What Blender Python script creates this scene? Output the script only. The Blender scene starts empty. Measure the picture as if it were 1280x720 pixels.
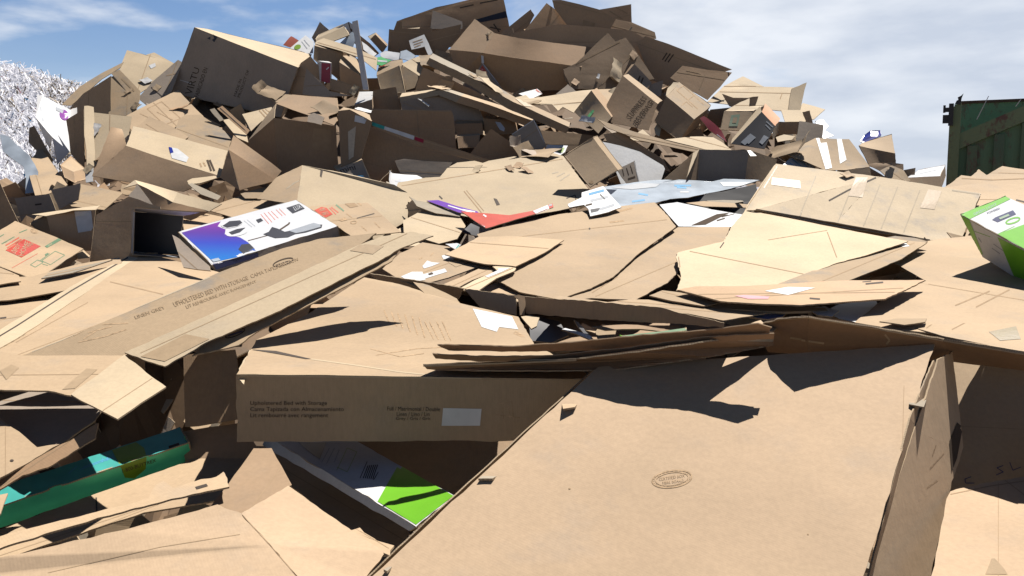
import bpy, math, random, bisect
from mathutils import Vector, noise, geometry
from mathutils.bvhtree import BVHTree
random.seed(11)
SC = bpy.context.scene
COL = SC.collection
R = math.radians
# ---------------------------------------------------------------- camera
CAMZ, FPX, PITCH = 2.2, 1100.0, math.atan(120/1100)
CAMP = Vector((0, 0, CAMZ))
FW = Vector((0, math.cos(PITCH), -math.sin(PITCH)))
UP = Vector((0, math.sin(PITCH), math.cos(PITCH)))
RT = Vector((1, 0, 0))
def ray(px, py):
    return (FW + RT*((px-640)/FPX) - UP*((py-360)/FPX))
def W(px, py, D):
    d = ray(px, py)
    return CAMP + d*(D/d.y)
PROF = [(-80,14.6),(0,13.6),(60,12.7),(100,12.0),(140,11.2),(180,10.4),(220,9.4),(260,8.2),(300,7.0),(350,5.8),
        (400,4.8),(440,4.2),(480,3.6),(560,2.8),(640,2.35),(720,2.0),(860,1.6),(1100,1.3)]
def Dp(y):
    if y <= PROF[0][0]: return PROF[0][1]
    for (a,b),(c,d) in zip(PROF, PROF[1:]):
        if y <= c: return b+(d-b)*(y-a)/(c-a)
    return PROF[-1][1]
# ---------------------------------------------------------------- materials
MATS = {}
ALB = .53
def nodes(name):
    m = bpy.data.materials.new(name); m.use_nodes = True
    nt = m.node_tree; b = nt.nodes['Principled BSDF']
    return m, nt, b
def mk_kraft(name, c_, grey=0.25, stain=0.25, rough=0.85, flute=0.05, var=0.16, spec=.25):
    c = tuple(x*ALB for x in c_)
    m, nt, b = nodes(name); N = nt.nodes.new; L = nt.links.new
    tc = N('ShaderNodeTexCoord'); oi = N('ShaderNodeObjectInfo')
    off = N('ShaderNodeVectorMath'); off.operation='ADD'
    rv = N('ShaderNodeVectorMath'); rv.operation='SCALE'; rv.inputs['Scale'].default_value=37.0
    cx = N('ShaderNodeCombineXYZ')
    for k in range(3): L(oi.outputs['Random'], cx.inputs[k])
    L(cx.outputs[0], rv.inputs[0]); L(tc.outputs['Object'], off.inputs[0]); L(rv.outputs[0], off.inputs[1])
    def nz(scale, det=4, rough_=.6, stretch=None):
        n = N('ShaderNodeTexNoise'); n.inputs['Scale'].default_value=scale; n.inputs['Detail'].default_value=det
        n.inputs['Roughness'].default_value=rough_
        if stretch:
            mp = N('ShaderNodeMapping'); mp.inputs['Scale'].default_value=stretch
            L(off.outputs[0], mp.inputs[0]); L(mp.outputs[0], n.inputs['Vector'])
        else: L(off.outputs[0], n.inputs['Vector'])
        return n.outputs['Fac']
    def ramp(src, a, bb, va=0., vb=1.):
        r = N('ShaderNodeMapRange'); r.inputs[1].default_value=a; r.inputs[2].default_value=bb
        r.inputs[3].default_value=va; r.inputs[4].default_value=vb; r.interpolation_type='SMOOTHSTEP'
        L(src, r.inputs[0]); return r.outputs[0]
    def mul(a, bsock):
        x = N('ShaderNodeMath'); x.operation='MULTIPLY'; L(a, x.inputs[0]); L(bsock, x.inputs[1]); return x.outputs[0]
    v = mul(ramp(nz(1.3), .3, .7, .90, 1.08), ramp(nz(60, 3, .7, (1,1,.35)), .3, .7, .95, 1.05))
    v = mul(v, ramp(oi.outputs['Random'], 0, 1, 1-var, 1+var*.6))
    col = N('ShaderNodeMix'); col.data_type='RGBA'; col.blend_type='MIX'
    col.inputs[6].default_value=(*c,1)
    g = sum(c)/3; col.inputs[7].default_value=(g*.78, g*.72, g*.66, 1)      # rubbed, weathered paper
    L(ramp(nz(3.2, 6, .65), .5, .72, 0, grey), col.inputs[0])
    st = N('ShaderNodeMix'); st.data_type='RGBA'
    st.inputs[7].default_value=(c[0]*.42, c[1]*.38, c[2]*.36, 1)
    L(col.outputs[2], st.inputs[6]); L(ramp(nz(6.5, 8, .72), .62, .74, 0, stain), st.inputs[0])
    mm = N('ShaderNodeMix'); mm.data_type='RGBA'; mm.blend_type='MULTIPLY'; mm.inputs[0].default_value=1
    cc = N('ShaderNodeCombineColor')
    for k in range(3): L(v, cc.inputs[k])
    L(st.outputs[2], mm.inputs[6]); L(cc.outputs[0], mm.inputs[7])
    L(mm.outputs[2], b.inputs['Base Color'])
    b.inputs['Roughness'].default_value=rough; b.inputs['Specular IOR Level'].default_value=spec
    # flutes showing through the liner + dents
    wv = N('ShaderNodeTexWave'); wv.bands_direction='X'; wv.inputs['Scale'].default_value=38; wv.inputs['Distortion'].default_value=.4
    L(tc.outputs['UV'], wv.inputs['Vector'])
    bp = N('ShaderNodeBump'); bp.inputs['Strength'].default_value=flute; bp.inputs['Distance'].default_value=.002
    L(wv.outputs['Fac'], bp.inputs['Height'])
    bp2 = N('ShaderNodeBump'); bp2.inputs['Strength'].default_value=.10; bp2.inputs['Distance'].default_value=.02
    L(nz(9, 5, .6), bp2.inputs['Height']); L(bp.outputs[0], bp2.inputs['Normal'])
    L(bp2.outputs[0], b.inputs['Normal'])
    MATS[name]=m; return m
def mk_plain(name, c_, rough=.6, spec=.4, mott=.12, scale=14, bump=0., metallic=0.):
    c = tuple(x*(ALB if max(c_)>.3 else 1) for x in c_)
    m, nt, b = nodes(name); N = nt.nodes.new; L = nt.links.new
    tc = N('ShaderNodeTexCoord'); n = N('ShaderNodeTexNoise'); n.inputs['Scale'].default_value=scale; n.inputs['Detail'].default_value=6
    L(tc.outputs['Object'], n.inputs['Vector'])
    r = N('ShaderNodeMapRange'); r.inputs[1].default_value=.3; r.inputs[2].default_value=.7
    r.inputs[3].default_value=1-mott; r.inputs[4].default_value=1+mott*.5; L(n.outputs['Fac'], r.inputs[0])
    mm = N('ShaderNodeMix'); mm.data_type='RGBA'; mm.blend_type='MULTIPLY'; mm.inputs[0].default_value=1
    cc = N('ShaderNodeCombineColor')
    for k in range(3): L(r.outputs[0], cc.inputs[k])
    mm.inputs[6].default_value=(*c,1); L(cc.outputs[0], mm.inputs[7]); L(mm.outputs[2], b.inputs['Base Color'])
    b.inputs['Roughness'].default_value=rough; b.inputs['Specular IOR Level'].default_value=spec; b.inputs['Metallic'].default_value=metallic
    if bump:
        bp = N('ShaderNodeBump'); bp.inputs['Strength'].default_value=bump; bp.inputs['Distance'].default_value=.01
        L(n.outputs['Fac'], bp.inputs['Height']); L(bp.outputs[0], b.inputs['Normal'])
    MATS[name]=m; return m
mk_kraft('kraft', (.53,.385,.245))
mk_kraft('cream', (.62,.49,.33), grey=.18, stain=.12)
mk_kraft('brown', (.50,.34,.21), grey=.2, var=.26)
mk_kraft('russet', (.50,.32,.185), grey=.15, var=.26)
mk_kraft('grey_board', (.42,.355,.27), grey=.5, stain=.35)
mk_kraft('slate_board', (.43,.35,.28), grey=.3)
mk_kraft('shaded_brown', (.33,.205,.125), grey=.2, var=.1)  # red-brown card, darkened to carry the shade under the overhang
mk_kraft('white_board', (.72,.72,.73), grey=.25, stain=.15, flute=.05, rough=.6)
mk_kraft('dirty_kraft', (.46,.335,.21), grey=.75, stain=.6)
mk_kraft('clean_kraft', (.55,.397,.26), grey=.22, stain=.07, flute=.03, var=.05)
mk_kraft('pale_scuffed', (.66,.53,.37), grey=.6, stain=.35)
mk_kraft('edge', (.53,.40,.26), grey=.5, stain=.5, flute=0)
mk_plain('tape', (.47,.34,.21), rough=.5, spec=.25, mott=.1, scale=30, bump=.08)
mk_plain('clear_tape', (.66,.56,.42), rough=.15, spec=.7, mott=.1, scale=40, bump=.1)
mk_plain('paper', (.74,.75,.77), rough=.5)
mk_plain('white_gloss', (.78,.79,.82), rough=.3, mott=.05)
mk_plain('ink', (.06,.045,.035), rough=.9, spec=.03)
mk_plain('faded_ink', (.29,.205,.13), rough=.9, spec=.05, mott=.4, scale=60)
mk_plain('red_ink', (.62,.11,.055), rough=.6)
mk_plain('red_print', (.68,.10,.06), rough=.35)
mk_plain('orange_print', (.62,.25,.08), rough=.5)
mk_plain('crimson', (.40,.02,.05), rough=.35)
mk_plain('pink_label', (.70,.28,.33), rough=.5)
mk_plain('green_ink', (.07,.13,.07), rough=.6)
mk_plain('lime', (.19,.55,.03), rough=.32, mott=.04)
mk_plain('lime_dark', (.10,.25,.03), rough=.35)
mk_plain('teal', (.03,.22,.20), rough=.35)
mk_plain('sea_green', (.12,.90,.48), rough=.35)
mk_plain('olive', (.22,.38,.02), rough=.4)
mk_plain('purple', (.11,.035,.27), rough=.3)
mk_plain('violet', (.27,.04,.36), rough=.3)
mk_plain('blue', (.02,.13,.50), rough=.3)
mk_plain('royal_blue', (.02,.04,.36), rough=.3)
mk_plain('sky_blue', (.10,.38,.68), rough=.35)
mk_plain('pale_blue', (.50,.57,.66), rough=.25, mott=.25, scale=5)
mk_plain('navy', (.03,.03,.08), rough=.3)
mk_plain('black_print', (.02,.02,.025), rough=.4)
mk_plain('mesh_grey', (.32,.35,.40), rough=.5)
mk_plain('green_bag', (.05,.30,.10), rough=.4)
mk_plain('slot', (.03,.02,.014), rough=.9)
mk_plain('crease', (.42,.295,.185), rough=.9, spec=.1)
mk_plain('crease_soft', (.455,.325,.205), rough=.9, spec=.1)
m=MATS['edge']; nt=m.node_tree; b=nt.nodes['Principled BSDF']; src=b.inputs['Base Color'].links[0].from_socket
_tc=nt.nodes.new('ShaderNodeTexCoord'); _w=nt.nodes.new('ShaderNodeTexWave'); _w.bands_direction='DIAGONAL'; _w.inputs['Scale'].default_value=75; _w.inputs['Distortion'].default_value=.6
nt.links.new(_tc.outputs['UV'],_w.inputs['Vector']); _m=nt.nodes.new('ShaderNodeMix'); _m.data_type='RGBA'; _m.inputs[6].default_value=(.07,.045,.028,1)
nt.links.new(src,_m.inputs[7]); _r=nt.nodes.new('ShaderNodeMapRange'); _r.inputs[1].default_value=.15; _r.inputs[2].default_value=.5; _r.inputs[3].default_value=.6
nt.links.new(_w.outputs['Fac'],_r.inputs[0]); nt.links.new(_r.outputs[0],_m.inputs[0]); nt.links.new(_m.outputs[2],b.inputs['Base Color'])
# printed colour blend from blue to purple across the end panel of the electronics carton
m,nt,b=nodes('blue_purple_print'); tcg=nt.nodes.new('ShaderNodeTexCoord'); sp_=nt.nodes.new('ShaderNodeSeparateXYZ'); nt.links.new(tcg.outputs['Generated'],sp_.inputs[0])
rp=nt.nodes.new('ShaderNodeValToRGB'); nt.links.new(sp_.outputs[1],rp.inputs[0]); e=rp.color_ramp.elements
e[0].position=.1; e[0].color=(.008,.10,.34,1); e[1].position=.95; e[1].color=(.13,.02,.20,1)
x=e.new(.45); x.color=(.02,.035,.28,1); x=e.new(.7); x.color=(.06,.018,.19,1)
nt.links.new(rp.outputs[0],b.inputs['Base Color']); b.inputs['Roughness'].default_value=.3; MATS['blue_purple_print']=m
# ---------------------------------------------------------------- patches
def lerp(a,b,t): return a+(b-a)*t
def quad_convex(p):
    s = []
    for i in range(4):
        a,b,c = p[i],p[(i+1)%4],p[(i+2)%4]
        s.append((b[0]-a[0])*(c[1]-b[1])-(b[1]-a[1])*(c[0]-b[0]))
    return all(x>0 for x in s) or all(x<0 for x in s)
def patch(P3, P2, n):
    """grid over a polygon; returns verts, faces"""
    V=[];F=[]
    if len(P3)==4 and (P2 is None or quad_convex(P2)):
        a,b,c,d=P3
        for j in range(n+1):
            for i in range(n+1):
                V.append(lerp(lerp(a,b,i/n), lerp(d,c,i/n), j/n))
        w=n+1
        for j in range(n):
            for i in range(n):
                F.append((j*w+i,j*w+i+1,(j+1)*w+i+1,(j+1)*w+i))
        return V,F
    if len(P3)==3: tris=[(0,1,2)]
    else: tris=geometry.tessellate_polygon([[Vector((q[0],q[1],0)) for q in P2]] if P2 else [P3])
    key={}
    def add(v):
        k=(round(v.x,4),round(v.y,4),round(v.z,4))
        if k not in key: key[k]=len(V); V.append(v)
        return key[k]
    m=max(2,n if len(tris)==1 else int(n*.7))
    for t in tris:
        a,b,c=[P3[i] for i in t]
        idx={}
        for i in range(m+1):
            for j in range(m+1-i):
                idx[i,j]=add(a+(b-a)*(i/m)+(c-a)*(j/m))
        for i in range(m):
            for j in range(m-i):
                f=(idx[i,j],idx[i+1,j],idx[i,j+1])
                if len(set(f))==3: F.append(f)
                if j<m-i-1:
                    f=(idx[i+1,j],idx[i+1,j+1],idx[i,j+1])
                    if len(set(f))==3: F.append(f)
    return V,F
def newell(P):
    n=Vector((0,0,0))
    for a,b in zip(P,P[1:]+P[:1]): n+=a.cross(b)
    return n.normalized() if n.length>0 else Vector((0,0,1))
class MB:
    def __init__(s): s.v=[];s.f=[];s.mi=[];s.uv=[];s.mats=[]
    def mat(s,name):
        if name not in s.mats: s.mats.append(name)
        return s.mats.index(name)
    def slab(s, P3, P2, mat, n, th, amp, freq, seed, tear=0., toward=None, edge='edge', inner=None):
        V,F=patch(P3,P2,n)
        nor=newell([p-P3[0] for p in P3])
        ctr=sum(P3,Vector())/len(P3)
        ref=toward if toward is not None else CAMP
        if nor.dot(ref-ctr)<0: nor=-nor
        # boundary
        ec={}
        for f in F:
            for a,b in zip(f,f[1:]+f[:1]):
                k=(min(a,b),max(a,b)); ec[k]=ec.get(k,0)+1
        bnd=[k for k,c in ec.items() if c==1]; bs={i for e in bnd for i in e}
        ux=(P3[1]-P3[0]).normalized(); uy=nor.cross(ux)
        sd=Vector((seed*3.1,seed*1.7,seed*.9))
        base=len(s.v); top=[]; 
        for i,v in enumerate(V):
            d=noise.noise_vector(v*freq+sd)*amp + noise.noise_vector(v*freq*3.3+sd)*(amp*.28)
            if tear and i in bs:
                d=d+(ux*noise.noise(v*23+sd)+uy*noise.noise(v*27-sd))*tear
            top.append(v+d)
        s.v+= [tuple(v) for v in top]; s.v+=[tuple(v-nor*th) for v in top]
        m0=s.mat(mat); m1=s.mat(inner or mat); me=s.mat(edge)
        nV=len(V)
        def uvof(i): 
            p=V[i]-P3[0]; return (p.dot(ux),p.dot(uy))
        for f in F:
            fn=newell([V[i] for i in f])
            if fn.dot(nor)<0: f=tuple(reversed(f))
            s.f.append(tuple(base+i for i in f)); s.mi.append(m0); s.uv.append([uvof(i) for i in f])
            g=tuple(reversed(f)); s.f.append(tuple(base+nV+i for i in g)); s.mi.append(m1); s.uv.append([uvof(i) for i in g])
        for a,b in bnd:
            s.f.append((base+a,base+b,base+nV+b,base+nV+a)); s.mi.append(me); s.uv.append([uvof(a),uvof(b),uvof(b),uvof(a)])
    def build(s,name,parent=None,smooth=False):
        me=bpy.data.meshes.new(name); me.from_pydata(s.v,[],s.f)
        for m in s.mats: me.materials.append(MATS[m])
        me.polygons.foreach_set('material_index',s.mi)
        if s.uv and len(s.uv)==len(s.f):
            ul=me.uv_layers.new(name='UVMap'); flat=[]
            for u in s.uv:
                for a in u: flat+=list(a)
            ul.data.foreach_set('uv',flat)
        me.update()
        if smooth:
            me.polygons.foreach_set('use_smooth',[True]*len(me.polygons)); me.set_sharp_from_angle(angle=R(32))
        o=bpy.data.objects.new(name,me); COL.objects.link(o)
        if parent: o.parent=parent
        return o
def tag(o,label=None,cat=None,group=None,kind=None):
    if label: o['label']=label
    if cat: o['category']=cat
    if group: o['group']=group
    if kind: o['kind']=kind
    return o
def plane3(P):           # plane from three (px,py,D)
    a,b,c=[W(*p) for p in P]
    n=(b-a).cross(c-a).normalized(); return a,n
def hit(pl,px,py):
    a,n=pl; d=ray(px,py); t=(a-CAMP).dot(n)/d.dot(n); return CAMP+d*t
SEED=[0]
def set_origin(o, base):
    o.data.transform(__import__('mathutils').Matrix.Translation(-base)); o.location=base
# ---------------------------------------------------------------- decals on a surface
class Thing:
    pass
def cast(t,px,py,lift):
    d=ray(px,py).normalized()
    h=t.bvh.ray_cast(CAMP,d)
    if h[0] is None: return None
    n=h[1]
    if n.dot(d)>0: n=-n
    return h[0]+n*lift
def poly_decal(t,polys,mat,name,label=None,lift=None,n=None,parent=None):
    v=[];f=[]
    if n is None:
        ex=max(max(q[0] for q in P)-min(q[0] for q in P) for P in polys); ey=max(max(q[1] for q in P)-min(q[1] for q in P) for P in polys)
        n=max(4,min(24,int(max(ex,ey)/6)))
    for P in polys:
        P3=[Vector((p[0],p[1],0)) for p in P]
        VV,FF=patch(P3,P,n)
        base=len(v); pts=[cast(t,q.x,q.y,t.lift if lift is None else lift) for q in VV]
        idx={}
        for i,p in enumerate(pts):
            if p is not None: idx[i]=len(v); v.append(p)
        for g in FF:
            if all(i in idx for i in g): 
                g=[idx[i] for i in g]
                nn=newell([v[i]-v[g[0]] for i in g]); 
                if nn.dot(CAMP-v[g[0]])<0: g=g[::-1]
                f.append(tuple(g))
    if not f: print('EMPTY decal',name,t.obj.name,t.obj.get('label')); return None
    par=parent or t.obj; loc=t.obj.location
    m=MB(); m.v=[tuple(p-loc) for p in v]; m.f=f; m.mi=[0]*len(f); m.mats=[mat]
    o=m.build(name)
    o.parent=par
    if label: o['label']=label
    if par is not t.obj: o.location=Vector((0,0,0))
    return o
def line_quads(pts,w):
    out=[]
    for (a,b) in zip(pts,pts[1:]):
        dx,dy=b[0]-a[0],b[1]-a[1]; l=math.hypot(dx,dy) or 1; nx,ny=-dy/l*w/2,dx/l*w/2
        out.append([(a[0]+nx,a[1]+ny),(b[0]+nx,b[1]+ny),(b[0]-nx,b[1]-ny),(a[0]-nx,a[1]-ny)])
    return out
TXT={}
def text2d(s):
    if s in TXT: return TXT[s]
    cu=bpy.data.curves.new('t','FONT'); cu.body=s; cu.resolution_u=2; cu.space_line=1.05
    o=bpy.data.objects.new('t',cu); COL.objects.link(o)
    me=bpy.data.meshes.new_from_object(o.evaluated_get(bpy.context.evaluated_depsgraph_get()))
    V=[(v.co.x,v.co.y) for v in me.vertices]; F=[tuple(p.vertices) for p in me.polygons]
    bpy.data.objects.remove(o); bpy.data.curves.remove(cu); bpy.data.meshes.remove(me)
    TXT[s]=(V,F); return TXT[s]
def text_decal(t,s,quad,mat,name='printed_text',label=None,lift=None,parent=None):
    """quad = photo corners of the text block: top-left, top-right, bottom-right, bottom-left in reading direction"""
    V,F=text2d(s)
    if not V: return
    x0=min(v[0] for v in V);x1=max(v[0] for v in V);y0=min(v[1] for v in V);y1=max(v[1] for v in V)
    a,b,c,d=[Vector(q) for q in quad]; pts=[]
    for x,y in V:
        u=(x-x0)/(x1-x0); w=1-(y-y0)/(y1-y0)
        q=lerp(lerp(a,b,u),lerp(d,c,u),w); pts.append(cast(t,q.x,q.y,(max(t.lift,.0025) if lift is None else lift)))
    f=[g for g in F if all(pts[i] is not None for i in g)]
    if not f: print('EMPTY text',s); return
    loc=t.obj.location; m=MB(); m.v=[tuple((p if p is not None else loc)-loc) for p in pts]; m.f=f; m.mi=[0]*len(f); m.mats=[mat]
    o=m.build(name); o.parent=parent or t.obj
    if label: o['label']=label
    return o
def fin(t):
    t.obj.data.update()
    vs=[Vector(v) for v in t.mb_v]; t.bvh=BVHTree.FromPolygons(vs,t.mb_f)
ALL=[]
def finish(mb,name,label,cat,group,dist,parts):
    o=mb.build(name,smooth=True)
    t=Thing(); t.obj=o; t.mb_v=list(mb.v); t.mb_f=list(mb.f)
    zs=min(mb.v,key=lambda v:v[2]); cx=sum(v[0] for v in mb.v)/len(mb.v); cy=sum(v[1] for v in mb.v)/len(mb.v)
    base=Vector((cx,cy,zs[2])); set_origin(o,base)
    tag(o,label,cat,group)
    for pn,pmb,pl in parts:
        p=pmb.build(pn,smooth=True); p.data.transform(__import__('mathutils').Matrix.Translation(-base)); p.parent=o
        if pl: p['label']=pl
        k=len(t.mb_v); t.mb_v+=list(pmb.v); t.mb_f+=[tuple(k+i for i in f) for f in pmb.f]
    t.bvh=BVHTree.FromPolygons([Vector(v) for v in t.mb_v],t.mb_f)
    t.lift=.0009+.00025*dist
    ALL.append(t); return t
def S(name,label,pts,mode='L',off=0.,kx=0.,mat='kraft',cat=None,group=None,amp=1.,th=None,tear=None,ref=None,n=None,inner=None,edge='edge',dd=None):
    """one flat sheet: outline read off the photo, laid on a plane in the heap"""
    ys=[p[1] for p in pts]; xs=[p[0] for p in pts]; y0,y1=min(ys),max(ys); xc=(min(xs)+max(xs))/2
    yb=ref if ref is not None else y1
    h=max(y1-y0,12)
    if mode=='L': k=(Dp(y0)-Dp(y1))/h*100 if ref is None else (Dp(yb-h)-Dp(yb))/h*100
    elif mode=='T': k=.45*(Dp(yb-h)-Dp(yb))/h*100
    elif mode=='S': k=.3
    else: k=float(mode)
    D0=(Dp(yb) if dd is None else dd)+off
    def DD(x,y): return D0+k*(y1-y)/100+kx*(x-xc)/100
    pl=plane3([(min(xs),y1,DD(min(xs),y1)),(max(xs),y1,DD(max(xs),y1)),(xc,y0-1,DD(xc,y0-1))])
    P3=[hit(pl,p[0],p[1]) for p in pts]
    for p in P3:
        if (p-CAMP).y<.5 or (p-CAMP).y>30: print('BAD PLANE',label)
    size=max((a-b).length for a in P3 for b in P3)
    SEED[0]+=1
    nn=n or max(4,min(22,int(max(max(xs)-min(xs),y1-y0)/16)))
    dist=D0
    mb=MB(); mb.slab(P3,pts,mat,nn,th or (.007 if dist>4.5 else .006),amp*(.0085 if dist<8 else .014)*size,1.3/max(size,.15),SEED[0],(.006 if tear is None else tear),inner=inner,edge=edge)
    t=finish(mb,name,label,cat or 'cardboard sheet',group,dist,[]); t.px=list(pts); t.mat=mat; return t
def B(name,label,vd,faces,ref=None,mat='kraft',cat=None,group=None,amp=1.,th=.006,off=0.,hidden=True,parts=(),n=None,inner=None):
    """folded thing. vd: letter -> (px,py,D) (D relative to the heap depth at photo row ref) or 'd+e-a'. faces: 'abcd:mat ...'"""
    base=(Dp(ref) if ref is not None else 0)+off
    P={};Q={}
    for k,v in vd.items():
        if not isinstance(v,str): P[k]=W(v[0],v[1],base+v[2]); Q[k]=(v[0],v[1])
    for k,v in vd.items():
        if isinstance(v,str):
            x=Vector((0,0,0)); sgn=1
            for ch in v:
                if ch=='+': sgn=1
                elif ch=='-': sgn=-1
                elif ch in P: x=x+P[ch]*sgn
            P[k]=x; Q[k]=None
    ctr=sum(P.values(),Vector())/len(P)
    size=max((a-b).length for a in P.values() for b in P.values())
    SEED[0]+=1; sd=SEED[0]
    pxs=[q for q in Q.values() if q]; ext=max(max(q[0] for q in pxs)-min(q[0] for q in pxs),max(q[1] for q in pxs)-min(q[1] for q in pxs))
    nn=n or max(4,min(20,int(ext/16)))
    def emit(mb,spec):
        for s in spec.split():
            fl,_,m=s.partition(':')
            P3=[P[c] for c in fl]; P2=[Q[c] for c in fl]
            if any(q is None for q in P2): P2=None
            # shell thickness goes into the box, measured from outside
            c=sum(P3,Vector())/len(P3); out=c+(c-ctr)*3
            nor=newell([p-P3[0] for p in P3])
            vis=(P2 is not None)
            mb.slab(P3,P2,m or mat,nn,th,amp*.010*size,1.3/max(size,.15),sd,.006,toward=(CAMP if vis else out),inner=inner)
    mb=MB(); emit(mb,faces)
    pl=[]
    for pn,spec,lab in parts:
        pm=MB(); emit(pm,spec); pl.append((pn,pm,lab))
    return finish(mb,name,label,cat or 'cardboard box',group,base+sum(v[2] for v in vd.values() if not isinstance(v,str))/max(1,sum(1 for v in vd.values() if not isinstance(v,str))),pl)
def BOX(name,label,front,back,d,ref=None,mat='kraft',cat=None,group=None,top=None,side=None,amp=1.,off=0.,parts=(),bl=.6,**kw):
    """closed box: front = 4 photo corners (tl,tr,br,bl), back = photo corners behind tl and tr; d = depths (tl,tr,br,bl,btl,btr)"""
    vd={k:(front[i][0],front[i][1],d[i]) for i,k in enumerate('abcd')}
    vd['e']=(back[0][0],back[0][1],d[4]); vd['f']=(back[1][0],back[1][1],d[5])
    vd['g']='c+f-b'; vd['h']='d+e-a'
    t=top or mat; s=side or mat
    return B(name,label,vd,f'abcd:{mat} efba:{t} bfgc:{s} aehd:{s} efgh:{s} dcgh:{s}',ref=ref,mat=mat,cat=cat,group=group,amp=amp,off=off,parts=parts,**kw)
def tape(t,*quads,mat='tape',label=None):
    for q in quads: poly_decal(t,[q],mat,'tape_strip',label)
def lab(t,*quads,mat='paper',name='paper_label',label=None):
    for q in quads: poly_decal(t,[q],mat,name,label)
def marks(t,lines,w=1.2,mat='faded_ink',name='printed_marks',label=None):
    if len(lines)<=3 and len(lines)>1 and name not in('printed_text','barcode'):
        for l in lines: marks(t,[l],w,mat,name,label)
        return
    q=[]
    for l in lines: q+=line_quads(l,w)
    L_=max(math.hypot(a[0]-b[0],a[1]-b[1]) for l in lines for a,b in zip(l,l[1:]))
    poly_decal(t,q,mat,name,label,n=max(2,min(30,int(L_/9))),lift=t.lift*.5)
def crease(t,*lines,w=1.0,mat='crease'):
    for l in lines:
        L_=max(math.hypot(a[0]-b[0],a[1]-b[1]) for a,b in zip(l,l[1:]))
        poly_decal(t,line_quads(l,w),mat,'crease_line',n=max(4,min(40,int(L_/9))),lift=t.lift*.45)
def ellipse(cx,cy,rx,ry,rot=0,a0=0,a1=360,n=20):
    r=R(rot); out=[]
    for i in range(n+1 if a1-a0<360 else n):
        a=R(a0+(a1-a0)*i/n); x,y=rx*math.cos(a),ry*math.sin(a)
        out.append((cx+x*math.cos(r)-y*math.sin(r),cy+x*math.sin(r)+y*math.cos(r)))
    return out
def ring(t,cx,cy,rx,ry,rot,w,mat,name='printed_seal'):
    e=ellipse(cx,cy,rx,ry,rot,n=24); poly_decal(t,line_quads(e+[e[0]],w),mat,name,n=2)

def adopt(parent,children):
    """pieces that move with a thing become its parts"""
    for c,nm in children:
        o=c.obj; o.location=o.location-parent.obj.location; o.parent=parent.obj; o.name=nm
        for k in ('category','group'):
            if k in o: del o[k]
        if c in ALL: ALL.remove(c)
# ---------------------------------------------------------------- camera object, light, sky
cam=bpy.data.cameras.new('camera'); co=bpy.data.objects.new('camera',cam); COL.objects.link(co)
co.location=CAMP; co.rotation_euler=(R(90)-PITCH,0,0); cam.sensor_width=36; cam.lens=36*FPX/1280; cam.clip_start=.05; cam.clip_end=20000
SC.camera=co
SUN_AZ, SUN_EL = R(34), R(60)      # azimuth from +y towards +x
sdir=Vector((math.sin(SUN_AZ)*math.cos(SUN_EL),math.cos(SUN_AZ)*math.cos(SUN_EL),math.sin(SUN_EL)))
sl=bpy.data.lights.new('sun','SUN'); sl.energy=5.0; sl.angle=R(.5); sl.color=(1,.95,.87)
so=bpy.data.objects.new('sun',sl); COL.objects.link(so); so.rotation_euler=(-sdir).to_track_quat('-Z','Y').to_euler(); so.location=sdir*50
w=bpy.data.worlds.new('World'); SC.world=w; w.use_nodes=True; nt=w.node_tree; nt.nodes.clear(); N=nt.nodes.new; L=nt.links.new
sky=N('ShaderNodeTexSky'); sky.sky_type='NISHITA'; sky.sun_disc=False; sky.sun_elevation=SUN_EL; sky.sun_rotation=SUN_AZ
sky.air_density=1.0; sky.dust_density=.6; sky.ozone_density=2.0; sky.altitude=1200
tc=N('ShaderNodeTexCoord'); sep=N('ShaderNodeSeparateXYZ'); L(tc.outputs['Generated'],sep.inputs[0])
def M(op,a,b=None,c=None,clamp=False):
    m=N('ShaderNodeMath'); m.operation=op; m.use_clamp=clamp
    for i,x in enumerate((a,b,c)):
        if x is None: continue
        if isinstance(x,(int,float)): m.inputs[i].default_value=x
        else: L(x,m.inputs[i])
    return m.outputs[0]
zz=M('ADD',M('MAXIMUM',sep.outputs[2],0.0),.11)
cx=N('ShaderNodeCombineXYZ'); L(sep.outputs[0],cx.inputs[0]); L(M('MULTIPLY',sep.outputs[2],2.7),cx.inputs[1]); L(sep.outputs[1],cx.inputs[2])
mp=N('ShaderNodeMapping'); L(cx.outputs[0],mp.inputs[0]); mp.inputs['Scale'].default_value=(3.0,3.3,1); mp.inputs['Rotation'].default_value=(0,0,R(-8)); mp.inputs['Location'].default_value=(1.7,.9,0)
n1=N('ShaderNodeTexNoise'); n1.inputs['Scale'].default_value=.85; n1.inputs['Detail'].default_value=8; n1.inputs['Roughness'].default_value=.6; n1.inputs['Distortion'].default_value=.3; L(mp.outputs[0],n1.inputs['Vector'])
n2=N('ShaderNodeTexNoise'); n2.inputs['Scale'].default_value=2.6; n2.inputs['Detail'].default_value=6; L(mp.outputs[0],n2.inputs['Vector'])
# the sky is nearly overcast towards the right and clear towards the left
bias=M('MULTIPLY',sep.outputs[0],.62)
cf=N('ShaderNodeMapRange'); cf.interpolation_type='SMOOTHSTEP'; cf.inputs[1].default_value=.36; cf.inputs[2].default_value=.62; cf.inputs[4].default_value=.95
L(M('ADD',n1.outputs['Fac'],bias),cf.inputs[0])
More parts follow.
